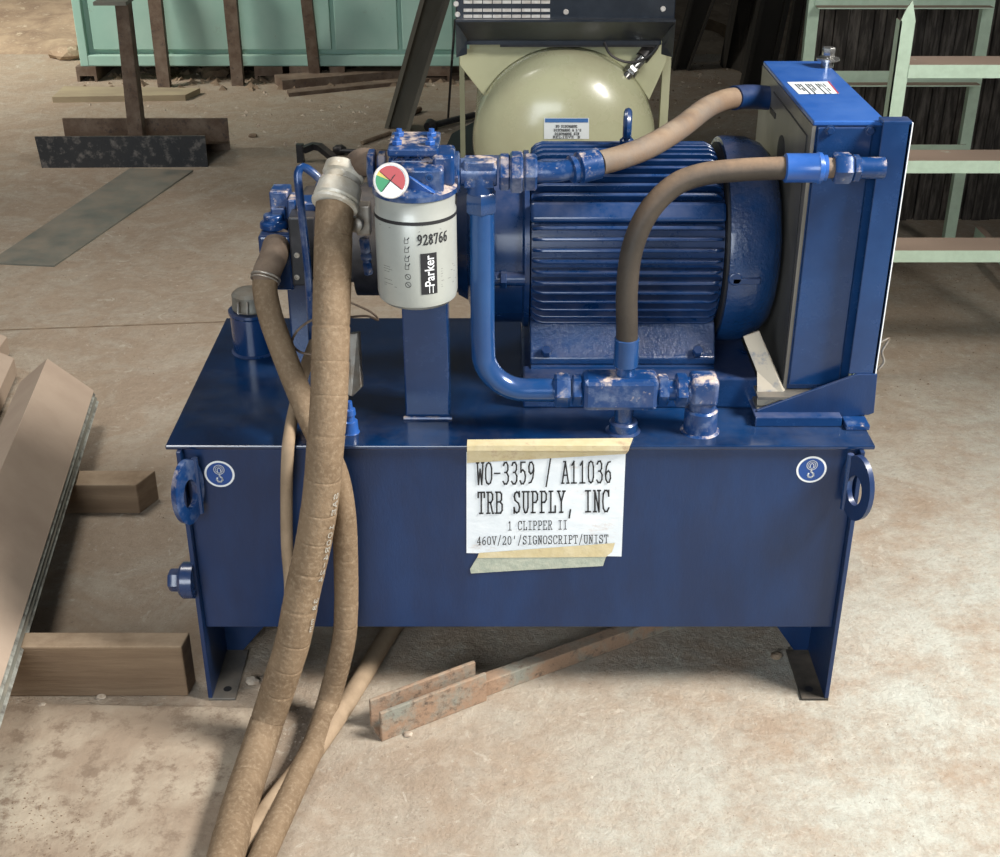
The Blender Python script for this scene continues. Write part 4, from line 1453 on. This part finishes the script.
for nm, (xa, xb, ya, yb), m_, lf in (('sticker_sheet', (544, 589, 118, 139), M['sticker'], .002), ('sticker_header', (545, 588, 118.5, 122.5), M['sticker_blue'], .0032)):
    s_ = MB()
    n1, n2 = 8, 4
    s_.add([on_dome(xa + (xb - xa) * i / n1, ya + (yb - ya) * j / n2, lf) for j in range(n2 + 1) for i in range(n1 + 1)],
           [(j * (n1 + 1) + i, j * (n1 + 1) + i + 1, (j + 1) * (n1 + 1) + i + 1, (j + 1) * (n1 + 1) + i) for j in range(n2) for i in range(n1)])
    s_.build(nm, m_, rec)
s_ = MB()
for t_, xa, xb, ya in (("NO DISCHARGE", 556, 577, 127.5), ("DISCHARGE A L'S", 554, 581, 131.3), ("DISCHARGE SIN", 555, 579, 135), ("RELIEVE N", 553, 580, 138.2)):
    g_ = lettering(t_, lambda u, v: on_dome(u, -v, .004), xa, xb, -ya, 2.2, .45)
    s_.add(g_.v, g_.f)
s_.build('sticker_text', M['ink'], rec, smooth=False)
# saddle plate around the top of the tank
sd = MB()
YS = 4.12
cxy = P(566, 150, Y=YS)
arc = []
zc0 = c_.z
for i in range(25):
    a_ = R(148 - (148 - 32) * i / 24)
    arc.append(Vector((c_.x + math.cos(a_) * (rT + .004), YS, zc0 + math.sin(a_) * (rT + .004))))
zsad = zc0 + rT + .075
xsl, xsr = c_.x - rT * 1.04, c_.x + rT * 1.06
outer = [arc[0] + Vector((-.005, 0, -.02)), Vector((xsl - .03, YS, zsad - .13)), Vector((xsl - .03, YS, zsad - .08)), Vector((xsl, YS, zsad - .08)), Vector((xsl, YS, zsad))]
outer_r = [Vector((xsr, YS, zsad)), Vector((xsr + .01, YS, zsad - .12)), arc[-1] + Vector((.02, 0, -.03))]
sd.prism(outer + outer_r + arc[::-1], (0, .01, 0))
sd.build('saddle_plate', M['cream'], cmp_, smooth=False, bevel=.002)
sd = MB()
sd.prism([p + Vector((0, 1.0, 0)) for p in outer + outer_r + arc[::-1]], (0, .01, 0))
sd.build('saddle_plate', M['cream'], cmp_, smooth=False)
# cabinet
KY = 4.02
kb = zsad
kx0, kx1 = P(456, 30, Y=KY).x, P(674, 30, Y=KY).x
zlip0 = P(500, 44, Y=KY).z
zlip1 = P(500, 22, Y=KY - .03).z
ca_ = MB()
ca_.bb(kx0, kx1, KY, KY + 1.05, zlip1, zlip1 + .75)
cab = ca_.build('cabinet', M['cabinet'], cmp_, smooth=False, bevel=.004)
sk_ = MB()
sk_.add([(kx0, KY - .03, zlip1), (kx1, KY - .03, zlip1), (kx1, KY - .03, zlip1 + .004), (kx0, KY - .03, zlip1 + .004), (kx0 + .03, KY + .05, zlip0), (kx1 - .03, KY + .05, zlip0), (kx1, KY, zlip1 + .004), (kx0, KY, zlip1 + .004)],
        [(0, 1, 2, 3), (0, 4, 5, 1), (3, 2, 6, 7)])
sk_.bb(kx0, kx1, KY - .03, KY + .001, zlip1, zlip1 + .006)
zl3 = P(465, 57, Y=KY - .02).z
for s, xx in ((1, kx0), (-1, kx1)):
    xi = xx + s * .032
    sk_.prism([(xx, KY - .028, zlip1), (xi, KY + .02, zlip0 + .01), (xi, KY + .02, zl3), (xx, KY - .028 + .02, zl3 - .004)], (0, .004, 0))
sk_.bb(kx0 + .03, kx1 - .03, KY + .05, KY + .054, zlip0 - .012, zlip0 + .01)
sk_.build('cabinet_skirt', M['cabinet'], cab, smooth=False)
bpan = MB()
bpan.bb(P(500, 50, Y=KY + .06).x, kx1 - .04, KY + .055, KY + .06, zlip0 - .02, zlip0 + .01)
bpan.build('base_rail', M['black'], cab, smooth=False)
# louvre slots with bright edges
slot_src = None
for r_, py in enumerate((1, 9.2, 15.2, -6, -13, -20)):
    hpy = 3.0
    for k in range(9):
        xa = 464 + k * 9.7
        c0 = P(xa + 4, py + 1, Y=KY - .002)
        if slot_src is None:
            s_ = MB()
            s_.box(c0, (.0262, .003, .0088))
            slot_src = s_.build('grille_slot', M['bezel'], cab, smooth=False)
            put(slot_src, c0, cab)
        else:
            inst(slot_src, 'grille_slot', (c0.x, KY - .002, c0.z), (0, 0, 0), cab)
for px, py in ((456, 4), (457.5, 14.5), (566, 12), (663, 9)):
    s_ = MB()
    s_.lathe(P(px, py, Y=KY - .001), (0, -1, 0), [(0, .0085), (.004, .0065)], 14)
    s_.build('screw', M['bezel'], cab)
# hose with chrome fitting at the right
hh = MB()
hh.tube(spline([P(657, 38, Y=KY + .12), P(650, 48, Y=KY + .10), P(642, 58, Y=KY + .08)], .01), .022, 16)
hh.build('air_hose', M['black'], cmp_)
hh = MB()
a_, b_ = P(642, 58, Y=KY + .08), P(625, 78, Y=KY + .05)
hh.cyl(a_, a_.lerp(b_, .45), .017)
hh.hexnut(a_.lerp(b_, .45), a_.lerp(b_, .8), .022)
hh.cyl(a_.lerp(b_, .8), b_, .015)
hh.build('air_fitting', M['chrome'], cmp_)
hh = MB()
hh.tube(spline([P(604, 42, Y=KY + .05), P(610, 54, Y=KY + .05), P(622, 61, Y=KY + .05), P(636, 62, Y=KY + .05), P(650, 55, Y=KY + .05), P(658, 46, Y=KY + .05)], .01), .004, 8)
hh.build('cable', M['black'], cmp_)
# legs
for px, wd_, yy in ((666, .026, 4.2), (641, .012, 4.3), (462, .02, 5.2)):
    l_ = MB()
    x_ = P(px, 80, Y=yy).x
    l_.bb(x_ - wd_ / 2, x_ + wd_ / 2, yy, yy + .03, 0, zsad - .02)
    l_.build('leg', M['cream'], cmp_, smooth=False)
l_ = MB()
for yy in (4.15, 5.1):
    l_.bb(c_.x - .22, c_.x + .22, yy, yy + .05, 0, c_.z - rT * .72)
l_.build('tank_foot', M['cream'], cmp_, smooth=False)

# ================================================================== MINT RACK
rk = thing('shelf_rack', 'pale mint steel rack with dusty shelf rails at the right', 'rack', (1.36, 3.9, 0))
RY0, RY1, RXL, RXR = 3.40, 4.45, 1.018, 1.70
zt_ = P(912, 0, Y=RY0).z
zsh = P(912, 21, Y=RY0).z
w_ = .0375
p_ = MB()
p_.prism([(RXL, RY0, 0), (RXL + w_, RY0, 0), (RXL + w_, RY0, zsh), (RXL + w_ * .62, RY0, zt_), (RXL + w_ * .3, RY0, zt_ - .02), (RXL, RY0, zsh)], (0, .004, 0))
p_.bb(RXL, RXL + .004, RY0, RY0 + .04, 0, zsh)
p_.build('post', M['mint'], rk, smooth=False)
p_ = MB()
p_.bb(RXR, RXR + w_, RY0, RY0 + w_, 0, zt_)
p_.build('post', M['mint'], rk, smooth=False)
for px in (815, 990):
    x_ = P(px, 2, Y=RY1).x
    p_ = MB()
    p_.bb(x_ - .02, x_ + .018, RY1, RY1 + .03, 0, 1.25)
    p_.build('post', M['mint'], rk, smooth=False)
for py in (78, 173, 262):
    z0 = P(950, py, Y=RY0).z
    h_ = .034
    p_ = MB()
    p_.bb(RXL + w_, RXR, RY0 - .002, RY0 + .004, z0, z0 + h_)
    p_.bb(RXL + w_, RXR, RY0 + .004, RY0 + .105, z0 + h_ - .004, z0 + h_)
    p_.build('front_rail', M['mint'], rk, smooth=False)
    p_ = MB()
    p_.bb(P(815, 2, Y=RY1).x, P(990, 2, Y=RY1).x, RY1 - .004, RY1, z0 + .0, z0 + h_ + .008)
    p_.bb(P(815, 2, Y=RY1).x, P(990, 2, Y=RY1).x, RY1 - .05, RY1 - .004, z0 + .0, z0 + .004)
    p_.build('rear_rail', M['mint'], rk, smooth=False)
for xx in (RXL, RXR):
    p_ = MB()
    p_.bb(xx + .006, xx + .03, RY0 + .02, RY1 + .01, .06, .10)
    p_.build('side_rail', M['mint'], rk, smooth=False)

# ================================================================== GREEN CONTAINER
GY = 7.2
zb0 = P(80, 66, Y=GY).z
gx0, gx1 = P(76, 30, Y=GY).x, .15
bin_ = thing('steel_container', 'long mint-green steel container standing at the far left', 'container', ((gx0 + gx1) / 2, GY + .6, 0))
b = MB()
b.bb(gx0, gx1, GY + .03, GY + 1.3, zb0, 1.5)
b.build('container_body', M['bin_green'], bin_, smooth=False)
b = MB()
b.bb(gx0, gx1, GY - .01, GY + .03, zb0, zb0 + .06)
b.build('bottom_rail', M['bin_green'], bin_, smooth=False, bevel=.006)
xs_ = [P(a_, 40, Y=GY).x for a_ in (90, 163, 237, 333, 400, 455)] + [gx1]
for a_, b_ in zip(xs_[:-1], xs_[1:]):
    m_ = MB()
    m_.bb(a_ + .012, b_ - .012, GY + .005, GY + .03, zb0 + .085, 1.48)
    m_.build('side_panel', M['bin_green'], bin_, smooth=False, bevel=.004)
m_ = MB()
m_.bb(gx0, P(86, 40, Y=GY).x, GY - .012, GY + .03, zb0, 1.5)
m_.build('corner_post', M['bin_green'], bin_, smooth=False, bevel=.004)
for a_, b_ in ((77, 97), (255, 283), (290, 312), (330, 345), (410, 450)):
    x0_, x1_ = P(a_, 70, Y=GY).x, P(b_, 70, Y=GY).x
    m_ = MB()
    m_.bb(x0_, x1_, GY - .02, GY + 1.25, zb0 - .05, zb0)
    m_.bb(x0_, x0_ + .015, GY - .02, GY + 1.25, 0, zb0 - .05)
    m_.bb(x1_ - .015, x1_, GY - .02, GY + 1.25, 0, zb0 - .05)
    m_.build('skid', M['rust'], bin_, smooth=False)

# rusty posts leaning before the container
for i, (xa, xb, xc_, xd, yb_, lab) in enumerate(((150, 163, 160, 172, 86, 'left rusty post leaning on the green container'),
                                                (225, 238, 233.5, 245, 84, 'middle rusty post leaning on the green container'),
                                                (302, 313, 311, 322, 80, 'right rusty post leaning on the green container'))):
    y_ = P(0, yb_, Z=0).y
    a_, b_ = P(xc_, yb_, Z=0), P(xd, yb_, Z=0)
    ytop = GY - .07
    c0, d0 = P(xa, 0, Y=ytop), P(xb, 0, Y=ytop)
    m_ = MB()
    e_ = (c0 - a_) * 1.35
    e2_ = (d0 - b_) * 1.35
    t_ = Vector((0, -.05, 0))
    m_.add([a_, b_, b_ + e2_, a_ + e_, a_ + t_, b_ + t_, b_ + e2_ + t_, a_ + e_ + t_], [(0, 1, 2, 3), (7, 6, 5, 4), (0, 4, 5, 1), (1, 5, 6, 2), (2, 6, 7, 3), (3, 7, 4, 0)])
    tag(m_.build('steel_post', M['rust'], smooth=False), lab, 'post')

# ================================================================== ROLLER STAND (angle-iron base with post)
stn = thing('work_stand', 'rusty upright stand on a base of two dark angle irons, upper left', 'stand', P(130, 150, Z=0))
a_, b_ = P(42, 168, Z=0), P(208, 167, Z=0)
zt1 = P(125, 136.5, Y=(a_.y + b_.y) / 2).z
m_ = MB()
m_.prism([a_, b_, Vector((b_.x, b_.y, zt1)), Vector((a_.x - .01, a_.y, zt1))], (0, .012, 0))
m_.build('front_angle', M['scale'], stn, smooth=False, label='black scaly front angle iron')
a2, b2 = P(67, 150, Z=0), P(230, 150, Z=0)
zt2 = P(150, 118.5, Y=a2.y).z
m_ = MB()
m_.prism([a2, b2, Vector((b2.x, b2.y, zt2)), Vector((a2.x, a2.y, zt2))], (0, .012, 0))
m_.build('rear_angle', M['rust'], stn, smooth=False)
m_ = MB()
m_.prism([Vector((a_.x + .02, a_.y + .012, .10)), Vector((b_.x, b_.y + .012, .10)), Vector((b2.x, b2.y, .03)), Vector((a2.x, a2.y, .03))], (0, 0, .01))
m_.build('base_plate', M['rust'], stn, smooth=False)
c0 = P(135, 135, Y=(a_.y + a2.y) / 2)
zmid = c0.z
m_ = MB()
ctop = P(121, 3, Y=c0.y)
d_ = ctop - c0
w_ = .033
q = [c0 + Vector((-w_, 0, -.08)), c0 + Vector((w_, 0, -.08)), ctop + Vector((w_ * .85, 0, 0)), ctop + Vector((-w_ * .85, 0, 0))]
m_.prism(q, (0, .07, 0))
m_.build('stand_post', M['rust'], stn, smooth=False, bevel=.004)
m_ = MB()
t0, t1 = P(96, 5, Y=c0.y), P(128, 1, Y=c0.y)
m_.bb(t0.x, t1.x, c0.y - .04, c0.y + .10, ctop.z - .004, ctop.z + .01)
m_.build('stand_head', M['plate'], stn, smooth=False)

# flat plate on the floor
m_ = MB()
q = [P(-12, 262, Z=.008), P(54, 265, Z=.008), P(193, 170, Z=.008), P(130, 168, Z=.008)]
m_.prism(q, (0, 0, -.008))
tag(m_.build('steel_plate', M['plate'], smooth=False, bevel=.001), 'long grey-green flat steel plate lying in front of the rusty stand', 'steel plate')
m_ = MB()
q = [P(52, 97, Z=.03), P(185, 95, Z=.03), P(200, 88, Z=.03), P(64, 86, Z=.03)]
m_.prism(q, (0, 0, -.03))
tag(m_.build('board', M['board'], smooth=False), 'pale wooden board on the floor behind the stand', 'board')

# floor plate in the lower left foreground
m_ = MB()
q = [P(-60, 702, Z=.006), P(254, 708, Z=.006), P(205, 872, Z=.006), P(180, 960, Z=.006), P(-140, 960, Z=.006)]
m_.prism(q, (0, 0, -.006))
tag(m_.build('floor_plate', M['bare_dust'], smooth=False), 'wide dust-covered plate lying flat in the lower left foreground', 'floor plate')

# ================================================================== TIMBERS AND STEEL ANGLES, LEFT
m_ = MB()
ya, yb = 1.977, 2.027
xr = P(189, 694, Z=0).x
m_.prism([(-1.5, ya, 0), (xr, ya + .003, 0), (xr + .006, yb, 0), (-1.5, yb, 0)], (0, 0, .118))
tag(m_.build('timber', M['timber'], smooth=False, bevel=.003), 'near wooden beam carrying the steel angles, beside the tank foot', 'timber')
m_ = MB()
xr = P(140, 514, Z=0).x
m_.prism([(-1.7, 2.654, 0), (xr, 2.654, 0), (xr + .03, 2.724, 0), (-1.7, 2.724, 0)], (0, 0, .08))
tag(m_.build('timber', M['timber'], smooth=False, bevel=.003), 'far shorter wooden beam under the steel angles', 'timber')
# nested angles, ridge upwards
Rfar = P(95, 396, Z=.085)
Rnear = P(2, 694, Z=.13)
axis = (Rnear - Rfar).normalized()
side = Vector((-axis.y, axis.x, 0)).normalized()
if side.x < 0:
    side = -side
Lg = (Rnear - Rfar).length + .35
labs = ['topmost of the nested dusty steel angles on the timbers', 'second nested steel angle under the topmost one', 'third nested steel angle, just above the lowest',
        'lowest of the nested steel angles, resting on the timbers']
for i in range(4):
    off = i * .0105
    o_ = Rfar + axis * (.004 * i)
    dz = -off
    th = .007
    # cross section: right foot -> ridge -> left foot, thickness inwards
    rf = Vector((0.0, .0))
    A_ = [(0, 0.016), (-.105, .118), (-.185, .055)]
    def pt_(u, z):
        return o_ + side * (u + .0034 * i) + Vector((0, 0, z + dz * 0.9))
    top = [pt_(*c) for c in A_]
    n1_ = (-.006, -.007)
    bot = [pt_(A_[0][0] - .005, A_[0][1] - .004), pt_(A_[1][0], A_[1][1] - .007), pt_(A_[2][0] + .003, A_[2][1] - .005)]
    m_ = MB()
    m_.prism([top[0], top[1], top[2], bot[2], bot[1], bot[0]], axis * Lg)
    ob = m_.build('steel_angle', (M['angle'], M['angle_edge'], M['plate'], M['angle_edge'])[i], smooth=False, bevel=.0008)
    tag(ob, labs[i], 'steel angle', 'steel angles on the timbers')
# two more ends further left
for (pa_, pb_, pc_, lab) in (((14, 358), (0, 352), (-14, 420), 'steel angle end at the left edge, beyond the nested stack'),
                             ((7, 337), (-10, 330), (-18, 372), 'farthest steel angle end at the very left edge')):
    a_, b_, c0 = P(*pa_, Z=.06), P(pb_[0] - 16, pb_[1] - 6, Z=.10), P(*pc_, Z=.06)
    m_ = MB()
    m_.prism([a_, b_, b_ + Vector((0, 0, -.05)), a_ + Vector((0, 0, -.05))], (c0 - a_) * 1.6)
    tag(m_.build('steel_angle', M['angle'], smooth=False), lab, 'steel angle')

# ================================================================== RUSTY BAR UNDER THE FRONT
rb_ = thing('rusty_bar', 'rusty channel-ended bar lying on the floor under the tank front', 'steel bar', P(430, 715, Z=0))
a_, b_ = P(382, 742, Z=0), P(487, 701, Z=0)
ax = (b_ - a_).normalized()
nr = Vector((-ax.y, ax.x, 0))
hz_ = P(380, 714, Y=a_.y).z
L_ = (b_ - a_).length
m_ = MB()
m_.prism([a_, b_, b_ + Vector((0, 0, hz_)), a_ + Vector((0, 0, hz_))], nr * .008)
m_.prism([a_ + nr * .042, b_ + nr * .042, b_ + nr * .042 + Vector((0, 0, hz_)), a_ + nr * .042 + Vector((0, 0, hz_))], nr * .008)
m_.prism([a_ + nr * .008, b_ + nr * .008, b_ + nr * .042, a_ + nr * .042], (0, 0, .008))
m_.build('channel_end', M['rust_bar'], rb_, smooth=False, bevel=.002)
e_ = P(690, 618, Z=0)
m_ = MB()
s0_ = b_ - ax * .01 + nr * .012
e1 = P(700, 619, Z=.0)
m_.prism([s0_, e1, e1 + Vector((0, 0, .036)), s0_ + Vector((0, 0, .036))], nr * .028)
m_.build('bar_shaft', M['rust_bar'], rb_, smooth=False, bevel=.002)

# ================================================================== BACKGROUND LITTER
# leaning I-beam left of compressor
yb_ = P(400, 128, Z=0)


def lean(name, q, y0, y1, label, m=None, thick=.05, k=1.3, flange=True):
    """q: bottom-left, bottom-right, top-right, top-left pixels; y0 floor depth, y1 depth at the top pixels"""
    a_, b_ = P(*q[0], Z=0.0), P(*q[1], Z=0.0)
    c_, d_ = P(*q[2], Y=y1), P(*q[3], Y=y1)
    up1, up2 = (d_ - a_) * k, (c_ - b_) * k
    m_ = MB()
    t_ = Vector((0, thick, 0))
    m_.add([a_, b_, b_ + up2, a_ + up1, a_ + t_, b_ + t_, b_ + up2 + t_, a_ + up1 + t_], [(0, 1, 2, 3), (7, 6, 5, 4), (0, 4, 5, 1), (1, 5, 6, 2), (2, 6, 7, 3), (3, 7, 4, 0)])
    if flange:
        w = (b_ - a_) * .16
        f = Vector((0, -thick * .9, 0))
        for o_, u_ in ((a_, up1), (b_ - w, up2)):
            m_.add([o_ + f, o_ + w + f, o_ + w + u_ + f, o_ + u_ + f, o_, o_ + w, o_ + w + u_, o_ + u_], [(0, 1, 2, 3), (0, 4, 5, 1), (1, 5, 6, 2), (2, 6, 7, 3), (3, 7, 4, 0)])
    o = m_.build(name, m or M['beam'], smooth=False)
    return tag(o, label, 'steel beam')


lean('leaning_beam', ((385, 126), (410, 130), (450, 0), (420, 0)), 0, 5.95, 'dark leaning channel beam just left of the compressor')
BK = mat('shaded_dark_beam', (0.045, 0.042, 0.036), 0.6, 0.2, c2=(0.065, 0.058, 0.048), sc=6, dust=0.3, stretch=(1, 1, 0.3))  # darker copy of the beam material, shade put into the colour
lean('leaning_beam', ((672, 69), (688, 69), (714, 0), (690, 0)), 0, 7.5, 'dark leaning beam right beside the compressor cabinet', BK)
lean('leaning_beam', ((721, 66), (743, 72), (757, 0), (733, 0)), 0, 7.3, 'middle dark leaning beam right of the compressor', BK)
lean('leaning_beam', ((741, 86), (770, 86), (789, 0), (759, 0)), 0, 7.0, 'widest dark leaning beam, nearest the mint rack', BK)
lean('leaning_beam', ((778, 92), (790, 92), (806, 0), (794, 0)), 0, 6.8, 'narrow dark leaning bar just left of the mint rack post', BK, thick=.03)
for (q, h_, lab) in ((((697, 34), (732, 48), (738, 40), (706, 26)), .12, 'short dusty timber block behind the leaning beams'),
                     (((738, 34), (762, 40), (766, 34), (744, 28)), .1, 'small dusty timber block between the dark leaning beams')):
    m_ = MB()
    m_.prism([P(*c, Z=0) for c in q], (0, 0, h_))
    tag(m_.build('timber_block', M['timber'], smooth=False), lab, 'timber')
# long angle bars on the floor
for (a0_, a1_, b0_, b1_, h_, lab) in (((275, 84), (283, 90), (470, 68), (470, 74), .05, 'long dusty angle bar on the floor before the green container'),
                                      ((287, 93), (289, 97), (460, 76), (461, 79), .02, 'thin flat bar lying beside the long dusty angle bar')):
    m_ = MB()
    m_.prism([P(*a0_, Z=0), P(*a1_, Z=0), P(*b1_, Z=0), P(*b0_, Z=0)], (0, 0, h_))
    tag(m_.build('floor_bar', M['rust'], smooth=False), lab, 'steel bar')
m_ = MB()
m_.tube([P(430, 126, Z=.02), P(474, 115, Z=.02)], .016, 10)
m_.lathe(P(427, 127, Z=.02), P(430, 126, Z=.02) - P(427, 127, Z=.02), [(0, .02), (.03, .035), (.06, .02)], 12)
tag(m_.build('steel_rod', M['black']), 'black knob-ended rod lying left of the compressor', 'rod')
m_ = MB()
m_.tube([P(340, 151, Z=.02), P(392, 152, Z=.02)], .011, 10)
m_.lathe(P(333, 150, Z=.02), P(345, 150, Z=.02) - P(333, 150, Z=.02), [(0, .012), (.015, .024), (.04, .026), (.06, .012)], 12)
tag(m_.build('steel_rod', M['black']), 'black round-headed rod on the floor behind the pale hose fitting', 'rod')
# bent black bracket on the floor behind the valve block
m_ = MB()
a_ = P(297, 163, Z=0)
zt2 = .10
m_.bb(a_.x, P(304, 163, Z=0).x, a_.y, a_.y + .03, 0, P(300, 145, Y=a_.y).z)
m_.build
pts_ = [P(303, 150, Z=.06), P(313, 146, Z=.07), P(320, 147, Z=.07), P(330, 155, Z=.05), P(338, 162, Z=.03), P(348, 168, Z=.02)]
m_.tube(pts_, .02, 4, phase=PI / 4)
tag(m_.build('bent_bracket', M['black'], smooth=False), 'bent black steel bracket on the floor behind the power unit', 'bracket')
m_ = MB()
q = [P(444, 158, Z=0), P(474, 160, Z=0), P(474, 128, Z=0), P(452, 140, Z=0)]
m_.prism(q, (0, 0, .03))
tag(m_.build('rubber_mat', M['ink'], smooth=False), 'black wedge-shaped mat on the floor left of the compressor', 'mat')
m_ = MB()
m_.tube([P(448, 118, Z=0), P(452, 60, Y=6.0), P(455, 20, Y=6.3)], .006, 6)
tag(m_.build('thin_rod', M['black']), 'thin black rod standing beside the compressor cabinet', 'rod')
for (a0_, b0_, r_, lab) in (((362, 143), (390, 133), .010, 'short rusty rod on the floor left of the filter flange'),
                            ((411, 113), (420, 109), .014, 'short dark bar stub right of the leaning channel beam')):
    m_ = MB()
    m_.tube([P(*a0_, Z=r_), P(*b0_, Z=r_)], r_, 8)
    tag(m_.build('steel_rod', M['leaf']), lab, 'rod')


# stones that can be told apart
def rock(px, py, s, lab, m=None):
    m_ = MB()
    c = P(px, py, Z=0)
    bm = bmesh.new()
    bmesh.ops.create_icosphere(bm, subdivisions=2, radius=1)
    vs = []
    for v in bm.verts:
        k = random.uniform(.8, 1.12)
        vs.append(c + Vector((v.co.x * s * k * 1.2, v.co.y * s * k, max(v.co.z * s * k * .6, -s * .3) + s * .3)))
    fs = [tuple(x.index for x in f.verts) for f in bm.faces]
    bm.free()
    m_.add(vs, fs)
    return tag(m_.build('stone', m or M['stone'], smooth=False), lab, 'stone')


rock(776, 657, .011, 'small grey stone on the floor under the tank at the right', M['leaf'])
rock(252, 682, .012, 'pale stone beside the left tank foot')
rock(408, 735, .008, 'white chip just below the rusty channel end')
rock(48, 256, .014, 'pale chip at the end of the flat steel plate') if False else None
rock(253, 137, .020, 'dark lump of debris on the floor right of the rusty stand', M['leaf'])
rock(42, 707, .009, 'small pale stone on the foreground floor plate, below the near timber')
rock(101, 698, .008, 'small stone against the near timber')
rock(215, 76, .07, 'brown rag-like heap under the green container', M['leaf'])
rock(68, 58, .09, 'dusty heap at the corner of the green container', M['gravel'])

# grit
gr_ = MB()


def scatter(n, fx, smin, smax):
    for _ in range(n):
        px, py = fx()
        c = P(px, py, Z=0)
        if X0 - .02 < c.x < X1 + .02 and 1.95 < c.y < 2.56:
            continue
        gr_.chip(c, random.uniform(smin, smax) * (0.6 + c.y * .2))


scatter(260, lambda: (random.uniform(-20, 250), random.uniform(110, 540)), .0012, .0045)
scatter(330, lambda: (random.uniform(300, 1010), random.uniform(700, 865)), .0008, .0028)
scatter(120, lambda: (random.uniform(870, 1010), random.uniform(270, 700)), .001, .004)
scatter(220, lambda: (random.gauss(285, 14), random.gauss(748, 24)), .001, .0035)
scatter(140, lambda: (random.uniform(80, 480), random.uniform(60, 150)), .003, .010)
scatter(160, lambda: (random.uniform(640, 800), random.uniform(20, 150)), .003, .010)
g1 = gr_.build('floor_grit', M['stone'], smooth=False)
g1['kind'] = 'stuff'
tag(g1, 'pale stone chips and grit scattered over the concrete floor', 'grit')
gr_ = MB()
scatter(260, lambda: (random.uniform(-20, 300), random.uniform(110, 540)), .0012, .0042)
scatter(120, lambda: (random.uniform(860, 1010), random.uniform(262, 400)), .0012, .005)
scatter(140, lambda: (random.uniform(320, 1010), random.uniform(700, 865)), .0008, .0028)
scatter(300, lambda: (random.uniform(80, 460), random.uniform(62, 90)), .006, .022)
scatter(200, lambda: (random.uniform(650, 800), random.uniform(10, 120)), .003, .009)
for _ in range(240):
    px, py = random.gauss(40, 40), random.gauss(825, 22)
    c = P(px, py, Z=.006)
    gr_.chip(c, random.uniform(.001, .004))
g2 = gr_.build('floor_litter', M['leaf'], smooth=False)
g2['kind'] = 'stuff'
tag(g2, 'dark wood crumbs and litter scattered over the floor', 'litter')
